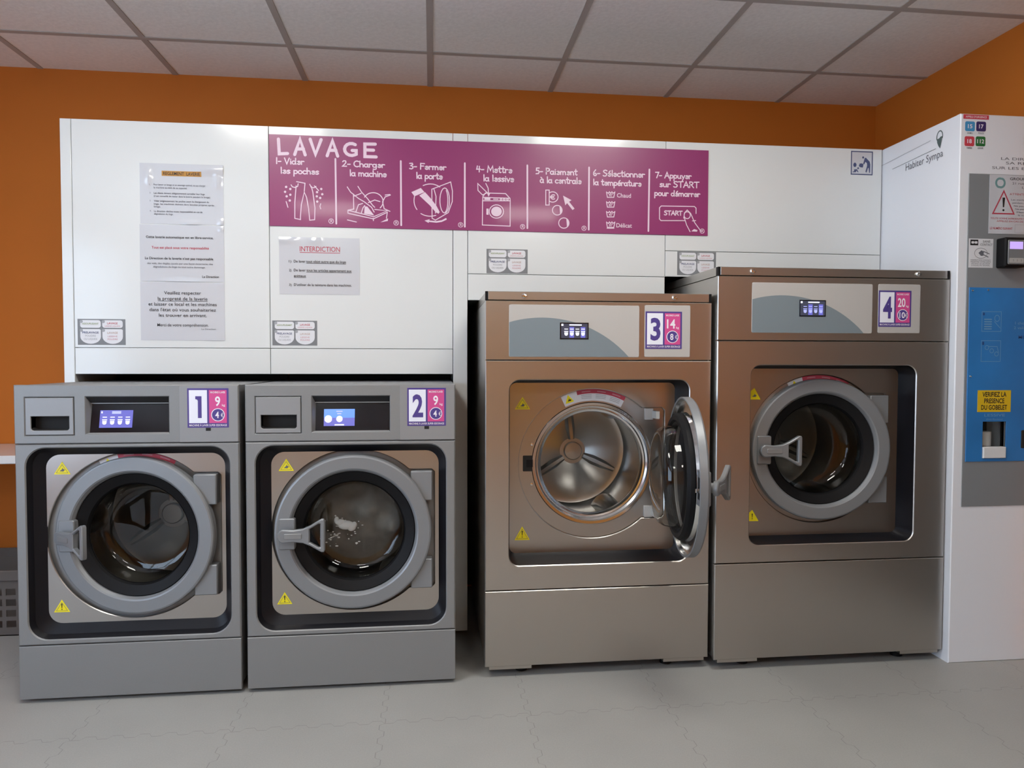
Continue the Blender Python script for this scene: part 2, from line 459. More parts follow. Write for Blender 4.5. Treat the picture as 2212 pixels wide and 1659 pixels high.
PICTS = [([[(-0.5329,1.838),(-0.5383,1.772),(-0.5388,1.7102),(-0.517,1.7058),(-0.5169,1.719),(-0.5133,1.7644),(-0.5016,1.8142),(-0.4928,1.7939),(-0.4851,1.7487),(-0.4813,1.7042),(-0.4622,1.7067),(-0.4607,1.7535),(-0.4684,1.8152),(-0.4743,1.8377)],[(-0.5308,1.8545),(-0.4985,1.8493),(-0.5016,1.8175)],[(-0.5522,1.8415),(-0.5471,1.8335),(-0.537,1.8313),(-0.5269,1.8361),(-0.5248,1.8465)],[(-0.4803,1.8457),(-0.4743,1.8336),(-0.4642,1.8326),(-0.456,1.8382)],[(-0.4621,1.8401),(-0.446,1.822)],[(-0.5717,1.7752),(-0.5678,1.763),(-0.565,1.7528)],[(-0.4382,1.7706),(-0.4411,1.7602),(-0.4383,1.7499)],[(-0.5684,1.8328),(-0.5698,1.8353),(-0.5726,1.8352),(-0.5741,1.8327),(-0.5727,1.8302),(-0.5698,1.8303),(-0.5684,1.8328)],[(-0.5726,1.8134),(-0.574,1.8158),(-0.5768,1.8158),(-0.5782,1.8132),(-0.5768,1.8108),(-0.574,1.8109),(-0.5726,1.8134)],[(-0.5667,1.7959),(-0.5681,1.7983),(-0.5709,1.7983),(-0.5723,1.7957),(-0.571,1.7933),(-0.5681,1.7934),(-0.5667,1.7959)],[(-0.5548,1.7798),(-0.5561,1.7822),(-0.559,1.7822),(-0.5604,1.7796),(-0.559,1.7772),(-0.5562,1.7773),(-0.5548,1.7798)],[(-0.5524,1.8251),(-0.5538,1.8275),(-0.5566,1.8274),(-0.558,1.8249),(-0.5566,1.8225),(-0.5538,1.8225),(-0.5524,1.8251)],[(-0.5526,1.8025),(-0.5539,1.8049),(-0.5568,1.8048),(-0.5582,1.8023),(-0.5568,1.7999),(-0.554,1.7999),(-0.5526,1.8025)],[(-0.4329,1.8286),(-0.4343,1.831),(-0.4372,1.831),(-0.4386,1.8284),(-0.4372,1.826),(-0.4344,1.826),(-0.4329,1.8286)],[(-0.429,1.808),(-0.4304,1.8105),(-0.4333,1.8104),(-0.4347,1.8079),(-0.4333,1.8054),(-0.4304,1.8055),(-0.429,1.808)],[(-0.4372,1.7934),(-0.4386,1.7958),(-0.4415,1.7957),(-0.4429,1.7932),(-0.4415,1.7907),(-0.4387,1.7908),(-0.4372,1.7934)],[(-0.4487,1.7786),(-0.4501,1.781),(-0.453,1.781),(-0.4544,1.7784),(-0.453,1.776),(-0.4502,1.776),(-0.4487,1.7786)],[(-0.4493,1.8157),(-0.4507,1.8182),(-0.4535,1.8181),(-0.455,1.8156),(-0.4536,1.8131),(-0.4507,1.8132),(-0.4493,1.8157)],[(-0.4502,1.7992),(-0.4516,1.8016),(-0.4545,1.8016),(-0.4559,1.799),(-0.4545,1.7966),(-0.4516,1.7966),(-0.4502,1.7992)]],[],[('®c',-0.3979,1.7025,0,0)]),([[(-0.3321,1.7477),(-0.2312,1.7241),(-0.1772,1.7493),(-0.227,1.7534)],[(-0.3321,1.7477),(-0.3095,1.7525)],[(-0.3321,1.7465),(-0.3322,1.7353),(-0.2321,1.7157),(-0.1772,1.7434),(-0.1806,1.7191)],[(-0.2329,1.7178),(-0.2321,1.7086)],[(-0.3345,1.8398),(-0.3214,1.8194),(-0.2907,1.7954),(-0.2681,1.7827),(-0.2393,1.7614),(-0.2291,1.7429)],[(-0.2926,1.8431),(-0.2783,1.8207),(-0.2557,1.7964),(-0.2352,1.7698),(-0.2269,1.7617)],[(-0.2053,1.7602),(-0.2008,1.7652),(-0.1973,1.7708),(-0.1949,1.7768),(-0.1938,1.7831),(-0.1939,1.7895),(-0.1953,1.7956),(-0.1979,1.8015),(-0.2016,1.8067),(-0.2063,1.8113),(-0.2119,1.815),(-0.2181,1.8177),(-0.2248,1.8194),(-0.2318,1.8199),(-0.2388,1.8193),(-0.2456,1.8176),(-0.2521,1.8148),(-0.2579,1.8111),(-0.2629,1.8065),(-0.2669,1.8012)],[(-0.3104,1.8123),(-0.3095,1.7533)],[(-0.3104,1.8031),(-0.2804,1.8156)],[(-0.1645,1.8123),(-0.1853,1.8046),(-0.1958,1.7847),(-0.1896,1.7573),(-0.1668,1.7474)],[(-0.1853,1.8117),(-0.1666,1.8147)],[(-0.3013,1.741),(-0.2909,1.7704),(-0.2744,1.7759)],[(-0.2799,1.7374),(-0.2732,1.7584),(-0.2662,1.7678)],[(-0.3344,1.709),(-0.2994,1.7016)],[(-0.2517,1.7798),(-0.2268,1.7909),(-0.2061,1.7852)]],[[(-0.2675,1.7511),(-0.2662,1.7648),(-0.2559,1.7639),(-0.2291,1.7295),(-0.2684,1.7352)],[(-0.2044,1.7026),(-0.174,1.7192),(-0.1753,1.7087)]],[('®c',-0.142,1.702,0,0)]),([[(0.0331,1.8504),(0.0245,1.8553),(0.0151,1.8587),(0.0054,1.8608),(-0.0047,1.8613),(-0.0147,1.8604),(-0.0245,1.858),(-0.0339,1.8542)],[(-0.0685,1.8095),(-0.0701,1.8017),(-0.0707,1.7939),(-0.0703,1.7861),(-0.0689,1.7784),(-0.0666,1.771),(-0.0632,1.7639),(-0.059,1.7573)],[(-0.0431,1.7415),(-0.0355,1.7376),(-0.0273,1.7346),(-0.0186,1.7327),(-0.0098,1.7318),(-0.0008,1.7321),(0.008,1.7335),(0.0166,1.7359)],[(0.0008,1.8405),(0.0768,1.8718),(0.084,1.8353),(0.0831,1.7931),(0.067,1.7484),(0.0153,1.7168),(0.0019,1.7236),(0.0008,1.8405)],[(0.0721,1.7971),(0.071,1.8135),(0.068,1.828),(0.0633,1.8391),(0.0574,1.8457),(0.0511,1.8468),(0.0448,1.8426),(0.0395,1.8333),(0.0355,1.8201),(0.0334,1.8043),(0.0334,1.7877),(0.0355,1.772),(0.0394,1.759),(0.0448,1.75),(0.051,1.7461),(0.0574,1.7476),(0.0632,1.7545),(0.068,1.7659),(0.071,1.7806),(0.0721,1.7971)],[(0.0548,1.7501),(0.0581,1.7541),(0.0609,1.7612),(0.0632,1.7709),(0.0647,1.7824),(0.0653,1.795),(0.065,1.8078),(0.0637,1.8196),(0.0617,1.8298),(0.059,1.8376)],[(0.0092,1.8416),(0.0176,1.8124),(0.0154,1.745)]],[[(-0.0497,1.8138),(-0.0266,1.8279),(-0.0035,1.8034),(0.0196,1.7737),(0.0323,1.7496),(0.028,1.7428),(0.0154,1.7492),(-0.0078,1.7759)],[(-0.0811,1.8264),(-0.0433,1.8442),(-0.0287,1.8279),(-0.0686,1.81)],[(-0.0289,1.7136),(-0.0078,1.72),(-0.0125,1.7047)],[(-0.0125,1.7148),(0.0196,1.7131),(0.0407,1.717),(0.0585,1.7267),(0.061,1.72),(0.0407,1.7102),(0.0196,1.7063),(-0.0125,1.7089)]],[('®c',0.117,1.7002,0,0)]),([[(0.2063,1.7997),(0.3198,1.8028),(0.3196,1.6997),(0.2055,1.7017),(0.2063,1.7997)],[(0.2073,1.7998),(0.2073,1.8161),(0.2181,1.8318),(0.3008,1.8313),(0.3189,1.8122),(0.3198,1.8028)],[(0.2073,1.8137),(0.3189,1.8131)],[(0.2924,1.7586),(0.2908,1.7673),(0.2862,1.7751),(0.279,1.7809),(0.2702,1.7843),(0.2606,1.7848),(0.2512,1.7823),(0.2432,1.7772),(0.2372,1.77),(0.2341,1.7615),(0.2341,1.7526),(0.2373,1.7442),(0.2432,1.7373),(0.2513,1.7327),(0.2607,1.7307),(0.2703,1.7317),(0.2791,1.7355),(0.2862,1.7417),(0.2908,1.7497),(0.2924,1.7586)],[(0.1865,1.869),(0.2252,1.8329),(0.2063,1.823),(0.1875,1.8411),(0.1865,1.869)],[(0.2195,1.87),(0.2289,1.8516),(0.2308,1.8261)],[(0.2857,1.8075),(0.2842,1.8104),(0.281,1.811),(0.2785,1.8089),(0.2785,1.8057),(0.281,1.8037),(0.2842,1.8046),(0.2857,1.8075)],[(0.2989,1.8079),(0.2975,1.8108),(0.2943,1.8114),(0.2917,1.8093),(0.2917,1.8061),(0.2943,1.8041),(0.2975,1.8049),(0.2989,1.8079)],[(0.3122,1.8083),(0.3108,1.8111),(0.3076,1.8118),(0.305,1.8097),(0.305,1.8064),(0.3076,1.8045),(0.3108,1.8053),(0.3122,1.8083)],[(0.2511,1.8075),(0.27,1.8076)]],[[(0.2848,1.7584),(0.2836,1.7649),(0.2802,1.7706),(0.2749,1.775),(0.2683,1.7774),(0.2612,1.7778),(0.2543,1.776),(0.2483,1.7722),(0.2439,1.7669),(0.2416,1.7606),(0.2416,1.7539),(0.2439,1.7477),(0.2483,1.7426),(0.2543,1.7392),(0.2613,1.7377),(0.2684,1.7384),(0.275,1.7413),(0.2802,1.7459),(0.2836,1.7518),(0.2848,1.7584)],[(0.2219,1.7684),(0.2309,1.7687),(0.2309,1.7434),(0.2219,1.7441)],[(0.2134,1.812),(0.2379,1.8123),(0.2379,1.8034),(0.2134,1.8032)],[(0.2242,1.8319),(0.2374,1.8295),(0.2308,1.8167)]],[('®c',0.3711,1.6986,0,0)]),([[(0.4668,1.8507),(0.4812,1.8511),(0.4814,1.7899),(0.467,1.7895),(0.4668,1.8507)],[(0.4813,1.8066),(0.4871,1.8034),(0.4937,1.8021),(0.5005,1.8026),(0.5069,1.8051),(0.5123,1.8091),(0.5161,1.8145),(0.5181,1.8207),(0.5181,1.8271),(0.5161,1.8331),(0.5121,1.8383),(0.5067,1.842),(0.5004,1.8441),(0.4936,1.8443),(0.4869,1.8426),(0.4811,1.8391)],[(0.5043,1.8307),(0.5,1.8326),(0.4952,1.8322),(0.4911,1.8296),(0.4888,1.8254),(0.4888,1.8207),(0.4912,1.8167),(0.4952,1.8143),(0.5,1.8141),(0.5044,1.8163)],[(0.4856,1.8253),(0.5015,1.8258)],[(0.4856,1.8206),(0.5006,1.821)],[(0.5355,1.77),(0.5344,1.7765),(0.5312,1.7821),(0.5263,1.7864),(0.5201,1.7889),(0.5135,1.7892),(0.507,1.7875),(0.5015,1.7837),(0.4974,1.7785),(0.4953,1.7723),(0.4953,1.7657),(0.4975,1.7596),(0.5016,1.7546),(0.5072,1.7511),(0.5137,1.7497),(0.5203,1.7504),(0.5264,1.7532),(0.5313,1.7577),(0.5345,1.7636),(0.5355,1.77)],[(0.5648,1.7183),(0.5636,1.7252),(0.5602,1.7312),(0.5549,1.7359),(0.5483,1.7385),(0.5411,1.7389),(0.5342,1.737),(0.5282,1.733),(0.5239,1.7274),(0.5216,1.7207),(0.5216,1.7137),(0.524,1.7071),(0.5284,1.7017),(0.5344,1.698),(0.5413,1.6965),(0.5485,1.6972),(0.555,1.7002),(0.5603,1.7051),(0.5637,1.7113),(0.5648,1.7183)]],[[(0.5391,1.8301),(0.575,1.8122),(0.5644,1.8058),(0.5878,1.778),(0.5791,1.7721),(0.5562,1.7999),(0.549,1.7903)],[(0.5269,1.7551),(0.531,1.7587),(0.5338,1.7634),(0.535,1.7688),(0.5345,1.7742),(0.5324,1.7792),(0.5288,1.7832),(0.5242,1.7857)],[(0.5562,1.7025),(0.5603,1.7062),(0.5631,1.7112),(0.5643,1.7169),(0.5638,1.7227),(0.5617,1.7279),(0.5581,1.7322),(0.5534,1.7349)]],[('®c',0.6281,1.6984,0,0)]),([[(0.7223,1.8505),(0.7264,1.8283),(0.7534,1.8291),(0.7581,1.8516)],[(0.7224,1.8496),(0.7307,1.8451),(0.7346,1.8514),(0.7405,1.8454),(0.7454,1.8517),(0.7503,1.8461),(0.7581,1.8506)],[(0.7226,1.8101),(0.7267,1.7879),(0.7537,1.7886),(0.7584,1.8111)],[(0.7226,1.8092),(0.731,1.8047),(0.7349,1.8109),(0.7408,1.8049),(0.7457,1.8112),(0.7506,1.8057),(0.7584,1.8102)],[(0.7229,1.7697),(0.727,1.7474),(0.754,1.7481),(0.7587,1.7706)],[(0.7229,1.7687),(0.7313,1.7642),(0.7352,1.7705),(0.7411,1.7644),(0.746,1.7708),(0.7509,1.7652),(0.7587,1.7697)],[(0.7232,1.7264),(0.7273,1.704),(0.7543,1.7047),(0.7591,1.7272)],[(0.7232,1.7254),(0.7316,1.7208),(0.7355,1.7271),(0.7414,1.7211),(0.7463,1.7274),(0.7512,1.7218),(0.7591,1.7263)],[(0.7258,1.7007),(0.7553,1.7014)]],[],[('90°',0.7318,0.7494,1.8327,0.0105),('60°',0.7321,0.7497,1.7923,0.0105),('40°',0.7324,0.75,1.7518,0.0105),('30°',0.7327,0.7503,1.7085,0.0105),('Chaud',0.7667,0.8268,1.8294,0.0167),('Délicat',0.7651,0.8317,1.7054,0.0167)]),([[(0.9576,1.7988),(1.102,1.8003),(1.1092,1.7937),(1.1094,1.7715)],[(1.1078,1.7415),(1.0936,1.7401)],[(1.0609,1.7403),(0.9572,1.7378),(0.9506,1.7444),(0.9502,1.7914),(0.9576,1.7988)],[(1.0843,1.7636),(1.0835,1.7683),(1.0813,1.7724),(1.078,1.7755),(1.0739,1.7774),(1.0694,1.7776),(1.0651,1.7764),(1.0614,1.7737),(1.0587,1.7698),(1.0573,1.7653),(1.0573,1.7605),(1.0588,1.7561),(1.0616,1.7524),(1.0654,1.7499),(1.0697,1.7488),(1.0742,1.7493),(1.0783,1.7513),(1.0815,1.7546),(1.0836,1.7589),(1.0843,1.7636)],[(1.0557,1.7508),(1.059,1.7726),(1.0705,1.7849),(1.0857,1.7709),(1.1038,1.7327),(1.132,1.697)],[(1.0572,1.7557),(1.0686,1.7222),(1.0841,1.6945)]],[[(1.0891,1.6961),(1.1016,1.706),(1.1168,1.7015),(1.1143,1.6952)]],[('START',0.9704,1.0481,1.7621,0.0173),('®c',1.1371,1.6981,0,0)])]
BIN = [[(1.8635,2.0323),(1.8629,2.0345),(1.8614,2.0362),(1.8593,2.0369),(1.8571,2.0366),(1.8553,2.0352),(1.8543,2.0332),(1.8544,2.0309),(1.8554,2.0289),(1.8573,2.0276),(1.8595,2.0274),(1.8616,2.0283),(1.863,2.0301),(1.8635,2.0323)],[(1.8661,2.0296),(1.8718,2.0317),(1.8813,2.0224),(1.8897,2.015),(1.8925,2.0036),(1.8922,1.968),(1.8881,1.9669),(1.8851,1.9875),(1.882,1.9879),(1.8757,1.9675),(1.8704,1.9712),(1.8777,1.9973),(1.8769,2.0079),(1.8696,2.0134),(1.8641,2.0022),(1.8594,2.0044)],[(1.8288,1.9995),(1.8281,2.0034),(1.8262,2.0066),(1.8235,2.0085),(1.8204,2.0088),(1.8175,2.0075),(1.8153,2.0047),(1.8141,2.001),(1.8142,1.9971),(1.8155,1.9935),(1.8178,1.9909),(1.8208,1.9898),(1.8238,1.9903),(1.8265,1.9924),(1.8282,1.9956),(1.8288,1.9995)],[(1.8434,2.0058),(1.8558,2.0067),(1.861,2.0016),(1.8582,1.989),(1.8478,1.9896),(1.8395,1.9942)],[(1.8409,1.9856),(1.8402,1.9877),(1.8383,1.9891),(1.8359,1.9894),(1.8337,1.9884),(1.8324,1.9864),(1.8325,1.9842),(1.8338,1.9823),(1.836,1.9814),(1.8385,1.9818),(1.8403,1.9834),(1.8409,1.9856)],[(1.8181,1.9796),(1.8315,1.981),(1.839,1.9683),(1.8349,1.9681),(1.8285,1.9751),(1.8266,1.9679),(1.8112,1.9674),(1.8111,1.9698),(1.8183,1.9724)]]
# ------------------------------------------------------------------ room shell
def build_room():
    struct(MB().use('vinyl_floor').box(XL - .1, XR + .1, YF - .1, YB + .1, -.1, 0).build('floor'))
    c = struct(MB().use('ceiling_tile').box(XL - .1, XR + .1, YF - .1, YB + .1, ZC, ZC + .06).build('ceiling'))
    g = MB().use('ceiling_grid')
    x = -1.807 - .6 * 2
    while x < XR:
        if x > XL + .02: g.box(x - .013, x + .013, YF, YB, ZC - .003, ZC + .001)
        x += .6
    y = 3.173
    while y > YF:
        g.box(XL, XR, y - .013, y + .013, ZC - .0034, ZC + .001); y -= .6
    struct(g.build('ceiling_grid', c))
    struct(MB().use('orange_wall').box(XL - .1, XR + .1, YB, YB + .1, 0, ZC).build('wall_back'))
    struct(MB().use('orange_wall').box(XR, XR + .1, YF, YB, 0, ZC).build('wall_right'))
    struct(MB().use('beige_wall').box(XL - .1, XR + .1, YF - .1, YF, 0, ZC).build('wall_front'))
    d = struct(MB().use('window_frame').box(XR - .05, XR - .0005, .12, .1795, 0, 2.16).box(XR - .05, XR - .0005, 2.2205, 2.28, 0, 2.16).box(XR - .05, XR - .0005, .18, 2.22, 2.1005, 2.16).build('added_door'))  # added double door out of view, darkens the reflection in the tallest washer
    for y0, y1, hy in ((.182, 1.198, 1.12), (1.202, 2.218, 1.28)):
        lf = struct(MB().use('added_door_dark').box(XR - .04, XR - .001, y0, y1, .005, 2.10).build('added_door_leaf', d))
        MB().use('chrome').box(XR - .062, XR - .0402, hy - .012, hy + .012, .98, 1.10).box(XR - .085, XR - .0622, hy - .012, hy + .012, 1.0, 1.09).build('added_door_handle', lf)
    # left wall with the shop window through which daylight comes
    w = MB().use('orange_wall')
    w.plate(rrect(YF, YB, 0, ZC), 0, .1, [rrect(-1.9, 1.5, .45, 2.25)])
    w.xform(lambda p: (XL - p.y, p.x, p.z))
    struct(w.build('wall_left'))
    f = MB().use('window_frame')
    for a, b in ((-1.9, -1.84), (-.79, -.73), (.37, .43), (1.44, 1.5)): f.box(XL - .09, XL - .03, a, b, .45, 2.25)
    for a, b in ((.45, .51), (2.19, 2.25)): f.box(XL - .088, XL - .032, -1.9, 1.5, a, b)
    wf = struct(f.build('window_1'))
    struct(MB().use('window_glass').add([(XL - .06, -1.85, .5), (XL - .06, 1.45, .5), (XL - .06, 1.45, 2.2), (XL - .06, -1.85, 2.2)], [(0, 1, 2, 3)]).build('window_pane', wf))
    # daylight entering through the window opening
build_room()

def ceiling_light(x, y, where):
    t = thing('ceiling_light', where, 'light', (x, y, ZC), 'recessed ceiling light panels')
    m = MB().use('lamp_frame')
    m.plate(rrect(-.297, .297, -.297, .297), -.004, .004, [rrect(-.27, .27, -.27, .27)])
    m.xform(lambda p: (p.x, p.z, p.y)); m.build('frame', t)
    MB().use('lamp').box(-.27, .27, -.27, .27, -.0015, .002).build('diffuser', t)
ceiling_light(-.907, 1.673, 'square ceiling light panel above the two smaller grey washers')
ceiling_light(.893, 1.673, 'square ceiling light panel above the open washer')
ceiling_light(-.907, -.727, 'square ceiling light panel at the back of the room, window side')
ceiling_light(.893, -.727, 'square ceiling light panel at the back of the room, far from window')

# ------------------------------------------------------------------ white cabinets behind the machines
def detergent_label(x0, x1, z0, z1, parent, loc, y):
    w, h = x1 - x0, z1 - z0
    m = MB().use('label_grey').plate(rrect(x0, x1, z0, z1), y - .0006, y)
    X = lambda u: x0 + u * w
    Z = lambda v: z0 + v * h
    m.use('label_white')
    yy = y - .001
    for a, b in ((.055, .485), (.515, .945)):
        m.flat(rrect(X(a), X(b), Z(.66), Z(.955), .09 * h, 4), yy)
        r = (X(b) - X(a)) / 2
        cx = (X(a) + X(b)) / 2
        low = [(X(b), Z(.60) - .02 * h), (X(b) - .05 * h, Z(.61)), (X(a) + .05 * h, Z(.61)), (X(a), Z(.60) - .02 * h)]
        low += [(cx + r * math.cos(math.radians(q)), Z(.32) + .28 * h * math.sin(math.radians(q))) for q in range(180, 361, 15)]
        m.flat(low, yy)
    m.use('print_grey_light')
    for a in (.055, .515):
        for v in (.90, .56): m.flat(circ(X(a) + .012 * w * 2, Z(v), .06 * h, 14), yy - .0003)
    yt = yy - .0005
    m.use('print_green').text('ASSOUPLISSANT', X(.27), Z(.785), .065 * h, yt, .34 * w, 'C', .012)
    m.use('print_red').text('LAVAGE', X(.73), Z(.80), .075 * h, yt, .22 * w, 'C', .012)
    m.use('print_rose').text('LESSIVE LIQUIDE', X(.73), Z(.705), .045 * h, yt, .32 * w, 'C')
    m.use('print_blue').text('PRELAVAGE', X(.27), Z(.44), .075 * h, yt, .34 * w, 'C', .02)
    m.use('print_grey_light').text('POUDRE', X(.27), Z(.315), .07 * h, yt, .22 * w, 'C').text('OU LIQUIDE', X(.27), Z(.19), .07 * h, yt, .28 * w, 'C')
    m.use('print_tan').text('LAVAGE', X(.73), Z(.43), .075 * h, yt, .22 * w, 'C', .012)
    m.use('print_rose').text('LESSIVE', X(.73), Z(.30), .06 * h, yt, .2 * w, 'C').text('POUDRE', X(.73), Z(.19), .06 * h, yt, .21 * w, 'C')
    return m.build('detergent_label', parent, loc)

def build_cabinets():
    yf = 2.9
    def unit(x0, x1, zs, zb, yb, label, lab):
        cx = (x0 + x1) / 2; loc = (-cx, -yf, -zb)
        t = thing('wall_cabinet', label, 'cabinet', (cx, yf, zb), 'white metal cabinets over the washers')
        MB().use('white_panel').plate(rrect(x0 + .001, x1 - .001, zs + .001, 2.069), yf, yf + .02, [], .0015).build('door_panel', t, loc)
        MB().use('white_panel').plate(rrect(x0 + .001, x1 - .001, zb, zs - .001), yf, yf + .02, [], .0015).build('lower_flap', t, loc)
        MB().use('white_panel').box(x0 + .003, x1 - .003, yf + .0205, YB - .03, zb + .01, 2.067).build('body', t, loc)
        MB().use('black_void').box(x0 + .003, x1 - .003, yb, yb + .01, .03, zb + .0095).build('gap_shade_panel', t, loc)  # black sheet added to imitate deep shade in the gaps around the washers
        detergent_label(*lab, t, loc, yf)
    unit(-1.370, -.638, 1.195, 1.093, 3.25, 'leftmost white cabinet with three taped notices, above the washer marked 1', (-1.358, -1.183, 1.206, 1.306))
    unit(-.638, .086, 1.195, 1.093, 3.25, 'white cabinet with one prohibition notice, above the washer marked 2', (-.630, -.456, 1.207, 1.306))
    unit(.146, .978, 1.503, 1.396, 3.49, 'white cabinet above the open-doored washer marked 3', (.223, .393, 1.507, 1.606))
    unit(.978, 1.948, 1.613, 1.505, 3.49, 'rightmost white cabinet above the tall washer marked 4, beside payment kiosk', (1.031, 1.201, 1.512, 1.611))
    def post(x0, x1, label):
        m = MB().use('white_panel').plate(rrect(x0 + .001, x1 - .001, .026, 2.069), yf, YB - .03, [], .0015)
        o = m.build('cabinet_post', None, (0, 0, 0)); tag(o, label, 'panel', 'white upright panels between cabinets')
        return o
    post(-1.411, -1.370, 'narrow white upright panel closing the left end of the cabinets')
    post(.086, .146, 'narrow white upright panel between the washers marked 2 and 3')
build_cabinets()

# ------------------------------------------------------------------ signs and notices
def build_banner():
    y = 2.9
    x0, x1, z0, z1 = -.636, 1.162, 1.679, 2.037
    t = thing('wash_instructions_banner', 'wide magenta LAVAGE banner with seven drawn washing steps', 'sign', ((x0 + x1) / 2, y, z0))
    loc = (-(x0 + x1) / 2, -y, -z0)
    MB().use('banner_magenta').plate(rrect(x0, x1, z0, z1), y - .004, y - .0002, [], .0006).build('board', t, loc)
    yy = y - .0045
    m = MB().use('banner_print')
    for c, a, b, z, h in TITLE: hand(m, c, a, b, z, h, yy, .0125)
    m.build('title_lettering', t, loc)
    for lines in CAPS:
        m = MB().use('banner_print')
        for s, a, b, z, h in lines: hand(m, s, a, b, z, h, yy, .0046)
        m.build('step_caption', t, loc)
    for st, fill, txt in PICTS:
        m = MB().use('banner_print')
        for l in st: m.ribbon(l, .0036, yy)
        for l in fill: m.flat(l, yy - .0003)
        for s, a, b, z, h in txt:
            if s == '®c':
                m.ribbon(circ(a, b, .0095, 16) + [(a + .0095, b)], .0022, yy)
                hand(m, 'R', a - .004, a + .005, b - .005, .010, yy, .0018)
            elif s == 'START': hand(m, s, a, b, z, h, yy, .0042)
            else: m.text(s, a, z, h, yy - .0004, b - a if b > a else None, 'L', .015)
        m.build('step_drawing', t, loc)
    for xa, xb in ((-.380, -.378), (-.123, -.122), (.134, .134), (.390, .391), (.648, .648), (.905, .903)):
        MB().use('banner_print').ribbon([(xa, 1.949), (xb, 1.693)], .0068, yy).build('divider_line', t, loc)
build_banner()

def sheet(name, label, cat, x0, x1, z0, z1, prints, curl=(), group=None, y=2.9):
    """laminated A4 page taped to the panel; its corners and edges lift a little"""
    nx, nz = 56, 48
    m = MB().use('paper')
    cx = (x0 + x1) / 2
    def lift(u, v):
        d = .0008
        for (cu, cv, ru, rv, a) in curl: d += a * math.exp(-((u - cu) / ru) ** 2 - ((v - cv) / rv) ** 2)
        return d
    def grid(off):
        return [(x0 + (x1 - x0) * i / nx - cx, -lift(i / nx, j / nz) + off, (z1 - z0) * j / nz) for j in range(nz + 1) for i in range(nx + 1)]
    fs = [(j * (nx + 1) + i, j * (nx + 1) + i + 1, (j + 1) * (nx + 1) + i + 1, (j + 1) * (nx + 1) + i) for j in range(nz) for i in range(nx)]
    m.add(grid(0), fs); m.add(grid(.0004), [tuple(reversed(f)) for f in fs])
    edge = [i for i in range(nx + 1)] + [j * (nx + 1) + nx for j in range(1, nz + 1)] + [nz * (nx + 1) + i for i in range(nx - 1, -1, -1)] + [j * (nx + 1) for j in range(nz - 1, 0, -1)]
    a, b = grid(0), grid(.0004)
    m.loft([[b[i] for i in edge], [a[i] for i in edge]])
    st = len(m.v)
    w, h = x1 - x0, z1 - z0
    for k in prints:
        c, s, u, v, hh, ww, al = k[:7]; bold = k[7] if len(k) > 7 else .006
        m.use(c)
        if s == '#':
            for q in range(16): m.flat(rrect((u + ww * q / 16) * w + x0 - cx, (u + ww * (q + 1) / 16) * w + x0 - cx, v * h, (v + hh) * h), 0)
        else: m.text(s, u * w + x0 - cx, v * h, hh * h, -.0005, ww * w if ww else None, al, bold)
    for i in range(st, len(m.v)):
        p = m.v[i]; u = (p[0] + cx - x0) / w; v = p[2] / h
        m.v[i] = (p[0], p[1] - lift(u, v) - .0006, p[2])
    o = m.build(name, None, (cx, y, z0), angle=60)
    return tag(o, label, cat, group)

G, K, RD = 'print_grey', 'print_black', 'print_red'
sheet('laminated_notice', 'top laminated notice of the stack of three, orange-highlighted laundry rules title', 'notice', -1.122, -.811, 1.677, 1.910, [
    ('highlight_orange', '#', .262, .795, .085, .475, 'L'), (K, 'REGLEMENT  LAVERIE', .28, .812, .05, .44, 'L', .012),
    (G, '1.', .115, .635, .022, None, 'L'), (G, 'Pour lancer un lavage et un essorage optimal, ne pas charger', .165, .635, .028, .62, 'L'), (G, 'la machine au-delà de sa capacité.', .165, .585, .028, .40, 'L'),
    (G, '2.', .115, .50, .022, None, 'L'), (G, 'Les clients doivent obligatoirement surveiller leur linge', .165, .495, .028, .61, 'L', .014), (G, '(il est conseillé de rester dans la laverie pendant le lavage).', .165, .445, .028, .68, 'L'),
    (G, '3.', .115, .37, .022, None, 'L'), (G, 'Vider soigneusement les poches avant le chargement du', .165, .365, .028, .66, 'L', .014), (G, 'linge, les machines doivent être laissées propres après', .165, .315, .028, .72, 'L'), (G, 'lavage.', .165, .27, .028, .08, 'L'),
    (G, '4.', .115, .20, .022, None, 'L'), (G, 'La direction décline toute responsabilité en cas de', .165, .195, .028, .58, 'L', .014), (G, 'dégradation du linge.', .165, .15, .028, .23, 'L')],
    [(.10, .80, .05, .14, .005), (.88, .92, .20, .07, .006), (.93, .74, .04, .12, .004), (.60, .02, .12, .05, .004), (.97, .05, .04, .06, .004)], 'taped laminated notices')
sheet('laminated_notice', 'middle laminated notice of the stack of three, with one red line of text', 'notice', -1.125, -.811, 1.455, 1.674, [
    (K, 'Cette laverie automatique est en libre-service.', .075, .76, .042, .80, 'L', .012),
    (RD, 'Tout est placé sous votre responsabilité', .14, .575, .042, .68, 'L', .012),
    (K, "La Direction de la laverie n'est pas responsable", .06, .385, .042, .81, 'L', .012),
    (G, 'des vols, des dégâts causés par une façon incorrecte, des', .085, .30, .032, .78, 'L'), (G, 'dégradations du linge ou tout autre dommage.', .155, .24, .032, .62, 'L'),
    (K, 'La Direction', .735, .07, .04, .20, 'L', .012)],
    [(.97, .94, .04, .05, .003), (.5, .0, .3, .05, .002), (.4, .5, .5, .5, .0015)], 'taped laminated notices')
